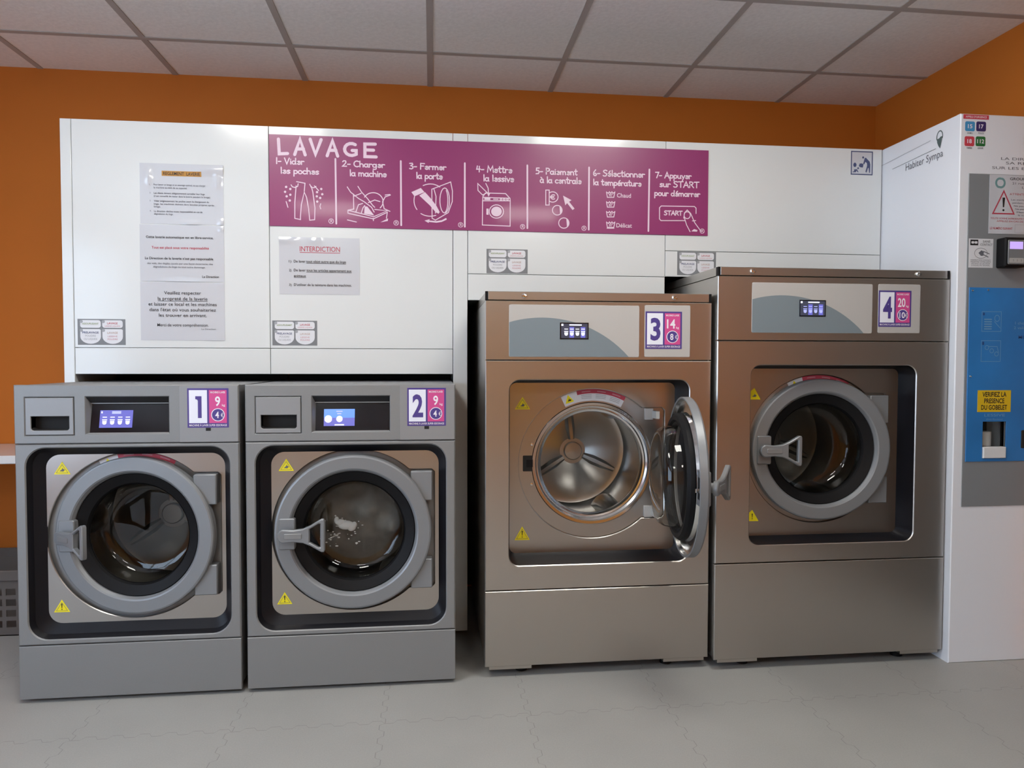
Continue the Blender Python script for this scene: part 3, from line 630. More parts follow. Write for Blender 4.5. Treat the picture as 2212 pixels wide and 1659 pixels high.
sheet('laminated_notice', 'bottom laminated notice of the stack of three, asking to respect cleanliness', 'notice', -1.126, -.811, 1.225, 1.452, [
    (K, 'Veuillez respecter', .5, .79, .055, .44, 'C', .004), (K, 'la propreté de la laverie', .5, .69, .055, .59, 'C', .004), (K, '#', .205, .672, .008, .59, 'L'),
    (K, 'et laisser ce local et les machines', .5, .595, .055, .81, 'C', .004), (K, "dans l'état où vous souhaiteriez", .5, .50, .055, .79, 'C', .004), (K, 'les trouver en arrivant.', .5, .405, .055, .57, 'C', .004),
    (K, 'Merci de votre compréhension.', .5, .24, .05, .61, 'C', .002), (G, 'La Direction', .89, .185, .025, .17, 'R')],
    [(.97, .98, .05, .05, .002), (.9, .05, .15, .1, .002)], 'taped laminated notices')
sheet('laminated_notice', 'single laminated notice headed INTERDICTION in red, below the magenta banner', 'notice', -.601, -.288, 1.411, 1.637, [
    ('print_red', 'INTERDICTION', .505, .755, .085, .50, 'C', .004), ('print_red', '#', .255, .728, .010, .50, 'L'),
    (K, '1)', .12, .555, .04, .03, 'L'), (K, 'De laver tout objet autre que du linge', .18, .555, .045, .65, 'L', .008), (K, '#', .335, .54, .007, .495, 'L'),
    (K, '2)', .12, .40, .04, .03, 'L'), (K, 'De laver tous les articles appartenant aux', .18, .40, .045, .72, 'L', .008), (K, '#', .335, .385, .007, .565, 'L'), (K, 'animaux', .18, .305, .04, .15, 'L', .008), (K, '#', .18, .29, .007, .15, 'L'),
    (K, '3)', .12, .145, .04, .03, 'L'), (K, "D'utiliser de la teinture dans les machines.", .18, .145, .045, .72, 'L', .004)],
    [(.06, .94, .12, .06, .005), (.44, .93, .06, .05, .004), (.5, .5, .5, .4, .001)], 'taped laminated notices')

def build_bin_sign():
    x0, x1, z0, z1 = 1.803, 1.904, 1.957, 2.059; y = 2.9; cx = (x0 + x1) / 2
    m = MB().use('paper').plate(rrect(x0, x1, z0, z1), y - .0008, y - .0001)
    m.use('print_blue').flat(rrect(x0, x1, z0, z1), y - .0012, [rrect(x0 + .0045, x1 - .0045, z0 + .0045, z1 - .0045)])
    for l in BIN: m.flat(l, y - .0014)
    m.xform(lambda p: (p.x - cx, p.y - y, p.z - z0))
    tag(m.build('child_safety_sign', None, (cx, y, z0)), 'small square sign of adult bending towards crawling child, top right cabinet', 'sign')
build_bin_sign()

# ------------------------------------------------------------------ washing machine pieces
def price_sticker(x0, x1, z0, z1, y, num, kg, eur, parent, loc):
    w, h = x1 - x0, z1 - z0
    X = lambda u: x0 + u * w
    Z = lambda v: z0 + v * h
    m = MB().use('sticker_purple').plate(rrect(x0, x1, z0, z1), y - .0006, y)
    m.use('sticker_white').flat(rrect(X(.04), X(.478), Z(.115), Z(.955)), y - .0010)
    m.use('sticker_pink').flat(rrect(X(.525), X(.955), Z(.115), Z(.955)), y - .0010)
    m.use('sticker_purple')
    if num == '1': m.flat([(X(.255), Z(.245)), (X(.345), Z(.245)), (X(.345), Z(.80)), (X(.195), Z(.80)), (X(.195), Z(.725)), (X(.235), Z(.715)), (X(.255), Z(.69))], y - .0014)
    else: m.text(num, X(.272), Z(.25), .55 * h, y - .0014, .275 * w, 'C', .03)
    m.use('print_white').text('MACHINE À LAVER', X(.74), Z(.875), .045 * h, y - .0014, .36 * w, 'C', .015)
    m.text(kg, X(.70 if len(kg) > 1 else .735), Z(.555), .23 * h, y - .0014, (.23 if len(kg) > 1 else .125) * w, 'C', .02)
    m.text('kg', X(.84), Z(.545), .055 * h, y - .0014, .075 * w, 'L', .01)
    m.flat(circ(X(.74), Z(.325), .165 * w, 32), y - .0012)
    m.use('sticker_purple').flat(circ(X(.74), Z(.325), .147 * w, 32), y - .0015)
    m.use('print_white').text(eur, X(.72), Z(.245), .155 * h, y - .0019, (.17 if len(eur) > 1 else .09) * w, 'C', .02)
    m.text('€', X(.81), Z(.265), .10 * h, y - .0019, .065 * w, 'L', .005)
    m.text('MACHINE À LAVER SUPER ESSORAGE', X(.5), Z(.035), .05 * h, y - .0014, .91 * w, 'C', .01)
    m.build('price_sticker', parent, loc)

def warning_sticker(cx, z0, w, h, y, kind, parent, loc, cut=None):
    tri = [(cx - w / 2, z0), (cx + w / 2, z0), (cx, z0 + h)]
    if cut: tri = [(cut, z0), (cx + w / 2, z0), (cx, z0 + h), (cut, z0 + h * .72)]
    m = MB().use('yellow').plate(tri, y - .0005, y)
    g = .0022
    q = [(cx - w / 2 + .008, z0 + .005), (cx + w / 2 - .008, z0 + .005), (cx, z0 + h - .010)]
    if not cut: m.use('print_grey').ribbon(q + [q[0]], .0012, y - .0008)
    m.use('print_black')
    if kind == '!':
        m.flat([(cx - .0022, z0 + h * .68), (cx + .0022, z0 + h * .68), (cx + .001, z0 + h * .32), (cx - .001, z0 + h * .32)], y - .0008)
        m.flat(circ(cx, z0 + h * .22, .0020, 10), y - .0008)
    else:
        m.use('print_grey').flat([(cx - .009, z0 + h * .25), (cx + .004, z0 + h * .22), (cx + .009, z0 + h * .36), (cx + .003, z0 + h * .42), (cx + .002, z0 + h * .52), (cx - .002, z0 + h * .36)], y - .0008)
    m.build('warning_sticker', parent, loc)

def door_cut(cx, cz, r=.285, xr=.28, zh=.212):
    a = math.degrees(math.asin(zh / r))
    p = [(cx + r * math.cos(math.radians(q)), cz + r * math.sin(math.radians(q))) for q in [a + (360 - 2 * a) * k / 56 for k in range(57)]]
    return p + [(cx + xr - .01, cz - zh), (cx + xr, cz - zh + .01), (cx + xr, cz + zh - .01), (cx + xr - .01, cz + zh)]

def door(parent, loc, cx, cz, yh, angle, lever=0., latch=False, hx=.235):
    """porthole door; local origin on the hinge axis, ring centre at (-hx, 0)"""
    D = lambda d: d - .03
    P = lambda pr: [(r, D(d)) for r, d in pr]
    dr = MB().use('silver_plastic').lathe(P([(.211, .034), (.213, .012), (.219, .003), (.224, 0), (.262, 0), (.267, .002), (.27, .007), (.27, .030), (.267, .032), (.2625, .030)]), -hx, 0, 96)
    d = dr.build('door', parent, (loc[0] + cx + hx, loc[1] + yh, loc[2] + cz), (0, 0, math.radians(angle)), 14)
    MB().use('chrome').lathe(P([(.2625, .030), (.259, .016), (.236, .012), (.218, .017), (.212, .032)]), -hx, 0, 96).build('inner_dish', d)
    MB().use('rubber').lathe(P([(.2125, .018), (.209, .015), (.178, .029), (.1715, .042)]), -hx, 0, 96).lathe(P([(.212, .026), (.216, .034), (.214, .046), (.205, .056), (.192, .055), (.186, .047), (.180, .051), (.174, .046), (.1715, .038)]), -hx, 0, 96).build('door_seal', d)
    MB().use('door_glass').lathe(P([(.1725, .036), (.1715, .060), (.1705, .080), (.166, .098), (.158, .110), (.146, .117), (.125, .120), (.06, .1215), (.001, .122)]), -hx, 0, 96).build('porthole_glass', d)
    # latch block on the ring, and the pull lever with its open triangular grip
    hb = MB().use('silver_plastic').plate(rrect(-hx - .252, -hx - .198, -.054, .054, .006, 3), D(-.006), D(.028), [], .003)
    hb.build('handle_base', d)
    k = MB().use('silver_plastic')
    out = [(-.004, -.0215)] + [(.012 + .0235 * math.cos(math.radians(q)) - .012, .0235 * math.sin(math.radians(q))) for q in range(255, 104, -15)]
    out = [(p[0], p[1]) for p in out[1:]]
    out += [(.03, .020), (.062, .024), (.085, .034), (.112, .050), (.124, .057), (.132, .056), (.135, .050), (.135, -.050), (.132, -.056), (.124, -.057), (.112, -.050), (.085, -.034), (.062, -.024), (.03, -.020)]
    hole = [(.084, .0225), (.114, .0405), (.120, .040), (.120, -.040), (.114, -.0405), (.084, -.0225)]
    k.plate(out, -.016, 0, [hole], .003)
    k.use('silver_dark').plate(rrect(0, .058, -.009, .009, .003, 2), -.0185, -.014, [], .001)
    k.cyl((0, .0, 0), (0, 1, 0), .016, .022)
    k.build('handle', d, (-hx - .228, D(-.022), 0), (0, 0, math.radians(-lever)))
    if latch:
        m = MB().use('chrome').box(-hx - .250, -hx - .222, D(.014), D(.028), -.035, .035).box(-hx - .242, -hx - .216, D(.024), D(.040), -.012, .0)
        m.use('black_void').box(-hx - .248, -hx - .226, D(.027), D(.029), -.028, -.014).box(-hx - .248, -hx - .226, D(.027), D(.029), .004, .028)
        m.build('latch_plate', d)
    return d

def drum(parent, loc, cx, cz, y0, depth, material='drum_steel'):
    m = MB().use('chrome').lathe([(.240, y0 + .006), (.239, y0 - .001), (.232, y0 - .006), (.222, y0 - .005), (.219, y0 + .004), (.212, y0 + .008), (.206, y0 + .002), (.200, y0 + .004), (.197, y0 + .014), (.197, y0 + .04)], cx, cz, 96)
    m.build('drum_rim', parent, loc)
    yb = y0 + depth
    m = MB().use(material).lathe([(.199, y0 + .035), (.236, y0 + .04), (.240, y0 + .05), (.240, yb - .03), (.232, yb - .012), (.21, yb - .005), (.12, yb - .014), (.06, yb - .028), (.055, yb - .03)], cx, cz, 96)
    m.lathe([(.056, yb - .03), (.0005, yb - .03)], cx, cz, 48)
    for a in (95, 215, 335):            # pressed ribs on the back plate
        n0 = len(m.v)
        m.lathe([(.0, .0), (.012, .004), (.018, .010)], 0, 0, 3)
        del m.v[n0:]; del_f = [i for i, f in enumerate(m.f) if max(f) >= n0]
        for i in reversed(del_f): m.f.pop(i); m.m.pop(i)
        c, s = math.cos(math.radians(a)), math.sin(math.radians(a))
        pts = [(.05, .010), (.10, .013), (.16, .012), (.21, .008)]
        lp = []
        for r, hw in pts:
            y = yb - .03 + .025 * min(1, max(0, (r - .055) / .155))
            lp.append([(cx + r * c - t * s, y - o, cz + r * s + t * c) for t, o in ((-hw * 1.6, -.004), (-hw * .6, .010), (hw * .6, .010), (hw * 1.6, -.004))])
        m.loft(lp)
    d = m.build('drum', parent, loc)
    MB().use(material).lathe([(.040, yb - .030), (.040, yb - .042), (.036, yb - .045), (.0005, yb - .046)], cx, cz, 40).build('hub', d)
    for a in (-62, 58, 178):            # lifting paddles
        m = MB().use(material); c, s = math.cos(math.radians(a)), math.sin(math.radians(a)); lp = []
        for k in range(9):
            t = k / 8; y = y0 + .06 + t * (depth - .12)
            hgt = .052 * math.sin(PI * min(1, max(0.02, .08 + t * .98))) ** .4; hw = .040
            row = []
            for q in range(9):
                u = -1 + q / 4; r = .241 - hgt * (1 - u * u) ** .8; t_ = u * hw * (1 + .4 * t)
                row.append((cx + r * c - t_ * s, y, cz + r * s + t_ * c))
            lp.append(row)
        n = 9; v = [p for l in lp for p in l]
        m.add(v, [(i * n + j, (i + 1) * n + j, (i + 1) * n + j + 1, i * n + j + 1) for i in range(8) for j in range(n - 1)])
        m.build('lifter', d)

def seat_label(cx, cz, y, parent, loc):
    m = MB()
    def sector(r0, r1, a0, a1, yy, mt, n=18):
        A = [a0 + (a1 - a0) * k / n for k in range(n + 1)]
        lp = [(cx + r1 * math.cos(math.radians(a)), cz + r1 * math.sin(math.radians(a))) for a in A] + [(cx + r0 * math.cos(math.radians(a)), cz + r0 * math.sin(math.radians(a))) for a in reversed(A)]
        m.use(mt).flat(lp, yy)
    sector(.240, .283, 63, 116, y - .0006, 'label_white')
    sector(.268, .284, 63, 103, y - .0010, 'print_red')
    for k in range(3):
        for j in range(3):
            sector(.262 - j * .006, .264 - j * .006, 66 + k * 12.5, 75 + k * 12.5, y - .0010, 'print_grey_light', 6)
        sector(.274, .278, 67 + k * 12.5, 74 + k * 12.5, y - .0014, 'print_rose', 6)
    a = math.radians(110); px, pz = cx + .260 * math.cos(a), cz + .260 * math.sin(a)
    tri = [(px - .016, pz - .017), (px + .017, pz - .006), (px - .008, pz + .018)]
    m.use('yellow').flat(tri, y - .0010)
    m.use('print_black').flat([(px - .008, pz - .008), (px + .006, pz - .004), (px + .004, pz + .003), (px, pz - .001), (px - .003, pz + .007), (px - .004, pz)], y - .0014)
    m.build('safety_label', parent, loc)

def shell(W, H, depth, y0, matname, parent, loc, zb=.03):
    m = MB().use(matname).plate(rrect(.0015, W - .0015, zb, H), y0, depth, [rrect(.006, W - .006, zb + .005, H - .005)])
    m.box(.004, W - .004, depth - .004, depth - .0005, zb + .004, H - .004)
    m.build('body', parent, loc)

def feet(W, depth, parent, loc, xs):
    for x in xs:
        for y in (.07, depth - .07):
            MB().use('rubber').tube([(x, y, 0), (x, y, .008), (x, y, .034)], .022, 16).build('foot', parent, loc)

def cup_icon(m, x, z, k, y):
    m.flat([(x - .4 * k, z + .1 * k), (x - .35 * k, z - .4 * k), (x - .15 * k, z - .6 * k), (x + .15 * k, z - .6 * k), (x + .35 * k, z - .4 * k), (x + .4 * k, z + .1 * k)], y)
    m.flat(rrect(x - .45 * k, x + .45 * k, z + .25 * k, z + .40 * k), y)
    m.flat(rrect(x - .40 * k, x + .40 * k, z + .75 * k, z + .9 * k), y)

# small machines marked 1 and 2
def small_washer(x0, label, num, ajar, lever, screen, red_label):
    W, H, yf = .714, 1.065, 2.485
    t = thing('washing_machine', label, 'washing machine', (x0 + W / 2, yf, 0), 'smaller grey front-loading washers')
    L = (-W / 2, 0, 0)
    dep = .70; cx, cz = .361, .550
    shell(W, H - .002, dep, .02, 'steel_paint', t, L)
    feet(W, dep, t, L, (.07, W - .07))
    MB().use('steel_paint').plate(rrect(0, W, .014, .193), 0, .02, [], .0018).build('kick_panel', t, L)
    rec = rrect(.033, .681, .214, .855, .062, 8)
    MB().use('steel_paint').plate(rrect(0, W, .1955, .868), 0, .02, [rec], .004).build('front_frame', t, L)
    inner = rrect(.078, .655, .256, .828, .045, 8)
    ww = MB().use('rubber_grey')
    rc = ccw(rec); r2 = inset(rc, .006)
    ww.loft([[(p[0], .003, p[1]) for p in rc], [(p[0], .012, p[1]) for p in r2], [(p[0], .022, p[1]) for p in inset(rc, .010)], [(p[0], .041, p[1]) for p in ccw(inner)]])
    ww.build('recess_seal', t, L)
    cut = door_cut(cx, cz)
    MB().use('brushed_panel').plate(rrect(.070, .663, .248, .836, .045, 8), .040, .046, [cut], .002).build('inner_panel', t, L)
    MB().use('silver_dark').plate(rrect(.062, .668, .24, .845, .04, 6), .056, .060, [circ(cx, cz, .228, 64)]).build('door_seat', t, L)
    if red_label: seat_label(cx, cz, .056, t, L)
    drum(t, L, cx, cz, .060, .36, 'drum_steel_shaded')
    warning_sticker(.127, .762, .053, .043, .040, 'hand', t, L)
    warning_sticker(.118, .292, .052, .043, .040, '!', t, L)
    for za, zb in ((cz + .104, cz + .208), (cz - .208, cz - .104)):
        MB().use('silver_plastic').plate(rrect(cx + .197, cx + .272, za, zb, .004, 2), .012, .052, [], .003).build('hinge_cover', t, L)
    door(t, L, cx, cz, .028, -ajar, lever)
    # control fascia
    dh, ds = rrect(.034, .186, .898, 1.024), rrect(.223, .486, .902, 1.025)
    MB().use('steel_paint').plate(rrect(0, W, .870, H), 0, .022, [dh, ds], .003).build('control_fascia', t, L)
    hr = rrect(.051, .172, .914, .961, .0, 3)
    hr = [(.060, .914), (.163, .914), (.168, .916), (.171, .921), (.171, .961), (.052, .961), (.052, .921), (.055, .916)]
    dw = MB().use('steel_paint_light').plate(rrect(.0355, .1845, .8995, 1.0225), -.001, .03, [hr], .0015)
    dw = dw.build('detergent_drawer', t, L)
    MB().use('black_void').loft([[(p[0], .004, p[1]) for p in ccw(hr)], [(p[0], .030, p[1] + .004) for p in ccw(hr)]]).flat(hr, .029).build('drawer_grip', dw)
    O = [(.223, .002, .902), (.486, .002, .902), (.486, .002, 1.025), (.223, .002, 1.025)]
    I = [(.232, .006, .905), (.484, .006, .905), (.484, .026, .998), (.232, .026, .998)]
    bz = MB()
    for k, mt in enumerate(('steel_paint_light', 'black_void', 'black_void', 'silver_dark')):
        q = (k + 1) % 4; bz.use(mt).add([O[k], O[q], I[q], I[k]], [(0, 1, 2, 3)])
    bz.use('silver_dark').add([(.228, .020, 1.001), (.486, .020, 1.001), (.486, .021, 1.005), (.228, .021, 1.005)], [(0, 1, 2, 3)])
    bz.build('display_surround', t, L)
    gl = MB().use('black_glass')
    Y = lambda z: .006 + (z - .905) / .093 * .020
    gl.add([(.232, .006, .905), (.484, .006, .905), (.484, .026, .998), (.232, .026, .998)], [(0, 1, 2, 3)])
    gl = gl.build('display_glass', t, L)
    sx0, sx1, sz0, sz1 = .260, .365, .921, .979
    m = MB()
    m.use('screen_violet' if screen == 1 else 'screen_blue').flat(rrect(sx0, sx1, sz0, sz1), 0)
    if screen == 1:
        m.use('screen_pale').flat(rrect(sx0 + .038, sx1 - .038, sz1 - .012, sz1 - .003), -.0006)
        m.use('screen_white')
        for k in range(4): cup_icon(m, sx0 + .016 + .0245 * k, sz0 + .021, .017, -.0006)
        m.flat(rrect(sx0 + .004, sx0 + .008, sz1 - .010, sz1 - .004), -.0006)
    else:
        m.use('screen_violet').flat(rrect(sx0, sx1, sz0, sz0 + .028), -.0003)
        m.use('screen_white').flat(circ(sx0 + .015, sz0 + .024, .0125, 24), -.0006).flat(circ(sx0 + .053, sz0 + .024, .0105, 24), -.0006)
        m.flat(rrect(sx0 + .037, sx0 + .069, sz0 + .002, sz0 + .0055), -.0006)
        m.use('screen_pale').flat(rrect(sx0 + .042, sx1 - .042, sz1 - .010, sz1 - .006), -.0006).flat(rrect(sx0 + .045, sx1 - .046, sz1 - .018, sz1 - .014), -.0006)
    m.xform(lambda p: (p.x, p.y * 1.0 + Y(p.z) - .0006, p.z))
    m.build('lit_screen', gl)
    MB().use('steel_paint_light').plate(rrect(.521, W - .003, .8715, 1.060, .002, 2), -.0012, .001, [], .0006).build('service_panel', t, L)
    price_sticker(.547, .681, .920, 1.053, -.0012, num, '9', '4', t, L)
    MB().use('black_void').box(.606, .622, -.0022, -.0012, .909, .919).build('key_slot', t, L)
    return t
small_washer(-1.3665, 'leftmost grey washing machine marked 1 with door slightly ajar', '1', 6, 28, 1, True)
small_washer(-.6325, 'grey washing machine marked 2, running with foam behind closed door', '2', 0, 0, 2, False)

# tall stainless machines marked 3 and 4
def tall_washer(x0, yf, W, H, label, num, kg, eur, seam, kick, cp, rp, arcp, scr, stick, rec, rd, cx, cz, ajar, scrw, opened):
    t = thing('washing_machine', label, 'washing machine', (x0 + W / 2, yf, 0), 'tall stainless steel washers')
    L = (-W / 2, 0, 0); dep = .95
    shell(W, H - .001, dep, .02, 'brushed_steel', t, L, .045)
    feet(W, dep, t, L, (.14, W - .14))
    for xa, xb in ((.015, .17), (W - .17, W - .015)):
        MB().use('brushed_steel').box(xa, xb, .004, .05, .030, .046).build('skid_plate', t, L)
    lid = MB().use('brushed_steel').plate(rrect(.009, W - .010, H + .003, H + .033), .001, .02, [], .0015)
    lid.box(.004, W - .004, .0205, dep, H + .003, H + .034)
    lid.build('top_cover', t, L)
    for xa, xb in ((0, .0085), (W - .0095, W - .001)): MB().use('rubber').box(xa, xb, .001, .02, H + .002, H + .033).build('corner_cap', t, L)
    for x in scrw: MB().use('chrome').lathe([(.0095, .001), (.009, -.003), (.006, -.006), (.0005, -.0065)], x, H + .018, 20).lathe([(.0045, -.006), (.0045, -.010), (.0005, -.0105)], x + .004, H + .016, 12).build('screw', t, L)
    MB().use('brushed_steel').plate(rrect(0, W, seam + .0015, H), 0, .02, [], .002).build('control_fascia', t, L)
    MB().use('brushed_steel').plate(rrect(0, W, .042, kick - .0015), 0, .02, [], .002).build('kick_panel', t, L)
    rl = rrect(*rec, .038, 8)
    MB().use('brushed_steel').plate(rrect(0, W, kick + .0015, seam - .0015), 0, .02, [rl], .003).build('front_frame', t, L)
    rc = ccw(rl)
    MB().use('rubber_grey').loft([[(p[0], .003, p[1]) for p in rc], [(p[0], .02, p[1]) for p in inset(rc, .002)], [(p[0], rd - .02, p[1]) for p in inset(rc, .004)], [(p[0], rd + .001, p[1]) for p in inset(rc, .014)]]).build('recess_wall', t, L)
    cut = door_cut(cx, cz)
    MB().use('brushed_panel').plate(inset(rc, .006), rd, rd + .006, [cut], .0025).build('inner_panel', t, L)
    MB().use('brushed_panel').plate(rrect(cx - .30, cx + .30, cz - .30, cz + .30, .05, 6), rd + .010, rd + .014, [circ(cx, cz, .230, 64)]).build('door_seat', t, L)
    seat_label(cx, cz, rd + .010, t, L)
    drum(t, L, cx, cz, rd + .014, .41, 'drum_steel' if opened else 'drum_steel_shaded')
    # control plates
    MB().use('plate_light').plate(rrect(*cp, .006, 3), -.0015, .001, [], .0008).build('control_plate', t, L)
    a = [p for p in arcp]; poly = [(cp[0] + .0012, cp[2] + .0012), (arcp[-1][0], cp[2] + .0012)] + list(reversed(a[:-1]))
    poly[-1] = (cp[0] + .0012, arcp[0][1])
    MB().use('plate_blue').flat(poly, -.0019).build('curved_band', t, L)
    sc = MB().use('black_glass').plate(rrect(*scr), -.0032, -.0015, [], .0006).build('display', t, L)
    m = MB()
    x_, X_, z_, Z_ = scr[0] + .004, scr[1] - .004, scr[2] + .004, scr[3] - .004
    m.use('screen_dim').flat(rrect(x_, X_, z_, Z_), -.0036)
    m.use('screen_violet')
    for k in (1, 3): m.flat(rrect(x_ + .010 + .0205 * k, x_ + .027 + .0205 * k, z_ + .002, Z_ - .012), -.0039)
    m.use('screen_white').flat(rrect(x_ + .001, x_ + .008, Z_ - .008, Z_ - .001), -.0040).flat(rrect(x_ + .030, X_ - .022, Z_ - .0065, Z_ - .0025), -.0040)
    m.use('screen_pale' if num == '4' else 'screen_white')
    for k in range(4): cup_icon(m, x_ + .0185 + .0205 * k, z_ + .019, .0165, -.0042)
    m.build('lit_screen', sc)
    MB().use('plate_light').plate(rrect(*rp, .005, 3), -.0015, .001, [], .0008).build('side_plate', t, L)
    price_sticker(*stick, -.0015, num, kg, eur, t, L)
    return t, L

def arc_pts(cx, cz, r, xa, xb, n=24):
    return [(xa + (xb - xa) * k / n, cz + math.sqrt(max(0, r * r - (xa + (xb - xa) * k / n - cx) ** 2))) for k in range(n + 1)]

t3, L3 = tall_washer(.189, 2.505, .835, 1.362, 'stainless steel washing machine marked 3 with its round door wide open', '3', '14', '8', 1.1505, .318,
    (.084, .561, 1.162, 1.349), (.581, .753, 1.163, 1.352), arc_pts(.205, .873, .430, .084, .522), (.268, .373, 1.226, 1.286), (.584, .721, 1.193, 1.329),
    (.087, .753, .408, 1.079), .12, .420, .757, 85, (.139, .692), True)
door(t3, L3, .420, .757, .08, 82, 30, True, .275)
warning_sticker(.149, .966, .058, .047, .12, 'hand', t3, L3)
warning_sticker(.149, .471, .058, .052, .12, '!', t3, L3)
MB().use('black_void').plate(rrect(.152, .194, .730, .790, .003, 2), .1285, .1305).use('rubber_grey').box(.165, .190, .1275, .1290, .746, .775).build('door_lock', t3, L3)
for z in (.833, .681): MB().use('chrome').lathe([(.006, .13), (.005, .127), (.0005, .126)], .186, z, 16).build('screw', t3, L3)
for z in (.945, .569): MB().use('plate_light').plate(rrect(.622, .655, z - .022, z + .022, .003, 2), .118, .1295, [], .001).box(.650, .664, .07, .122, z - .014, z + .014).build('hinge', t3, L3)

t4, L4 = tall_washer(1.0345, 2.475, .913, 1.459, 'tallest brownish stainless washing machine marked 4 beside the payment kiosk', '4', '20', '10', 1.2245, .400,
    (.129, .600, 1.253, 1.437), (.623, .792, 1.255, 1.438), arc_pts(.247, .948, .443, .129, .566), (.311, .415, 1.314, 1.375), (.624, .755, 1.279, 1.414),
    (.131, .783, .467, 1.134), .085, .443, .812, 4, (.130, .781), False)
door(t4, L4, .443, .812, .066, -4, 0)
warning_sticker(.184, 1.003, .050, .044, .085, 'hand', t4, L4, cut=.169)
warning_sticker(.182, .537, .052, .043, .085, '!', t4, L4, cut=.167)
for za, zb in ((.910, 1.018), (.602, .706)):
    MB().use('silver_plastic').plate(rrect(.443 + .197, .443 + .272, za, zb, .004, 2), .058, .098, [], .003).build('hinge_cover', t4, L4)

# foam against the glass of machine 2
def build_foam():
    m = MB().use('foam')
    def ball(x, y, z, a, b, c, n=14):
        v = []; fs = []
        for i in range(n // 2 + 1):
            for j in range(n):
                th, ph = PI * i / (n // 2), 2 * PI * j / n
                v.append((x + a * math.sin(th) * math.cos(ph), y + b * math.sin(th) * math.sin(ph), z + c * math.cos(th)))
        for i in range(n // 2):
            for j in range(n): fs.append((i * n + j, (i + 1) * n + j, (i + 1) * n + (j + 1) % n, i * n + (j + 1) % n))
        m.add(v, fs)
    for b in ((0, 0, .0, .030, .010, .017), (-.020, 0, .010, .019, .009, .013), (.020, 0, -.007, .017, .009, .016), (-.033, .001, .018, .009, .005, .014), (.030, .001, .0, .010, .006, .012)): ball(*b)
    rnd = random.Random(3)
    for k in range(34):
        a = rnd.uniform(0, 2 * PI); r = .03 + .06 * rnd.random() ** 1.3; s = rnd.uniform(.001, .0035)
        ball(-.018 + r * math.cos(a), .003, -.018 + .75 * r * math.sin(a), s * rnd.uniform(1, 2.2), .0015, s, 8)
    for k in range(8): ball(-.034 + .004 * k, .003, -.004 - .0006 * k, .004, .0015, .0018, 8)
    for k in range(7): ball(-.060 + .006 * k, .003, -.050 + .0032 * k, .005, .0015, .0016, 8)
    tag(m.build('soap_foam', None, (-.314, 2.620, .545)), 'white soap foam splashed behind the glass of the washer marked 2', 'foam')
build_foam()

def build_added_laundry():
    # added cloth lumps; their grey-brown imitates the murky sheen of the porthole
    rnd = random.Random(11); n, k = 40, 16; v = []; fs = []
    bumps = [(rnd.uniform(0, 2 * PI), rnd.uniform(.02, .15), rnd.uniform(.02, .06), rnd.uniform(.012, .035)) for _ in range(22)]
    for i in range(k + 1):
        for j in range(n):
            a = 2 * PI * j / n; r = .188 * math.sin(PI / 2 * i / k) ** .9 if i else 0.
            x, z = r * math.cos(a), r * math.sin(a) - .004
            y = .03 * (r / .19) ** 4 + .03
            for ba, br, bw, bh in bumps:
                d = (x - br * math.cos(ba)) ** 2 + (z - br * math.sin(ba)) ** 2
                y -= bh * math.exp(-d / bw ** 2)
            v.append((x, y, z))
    for i in range(k):
        for j in range(n): fs.append((i * n + j, (i + 1) * n + j, (i + 1) * n + (j + 1) % n, i * n + (j + 1) % n))
    o = len(v); v += [(p[0] * .9, .16, p[2] * .9) for p in v[k * n:(k + 1) * n]]
    for j in range(n): fs.append((k * n + j, o + j, o + (j + 1) % n, k * n + (j + 1) % n))
    m = MB().use('added_laundry').add(v, fs)
    tag(m.build('added_laundry', None, (-.6325 + .361, 2.485 + .20, .550), angle=80), 'dull grey-brown wet laundry behind the glass of the washer marked 2', 'laundry')
build_added_laundry()

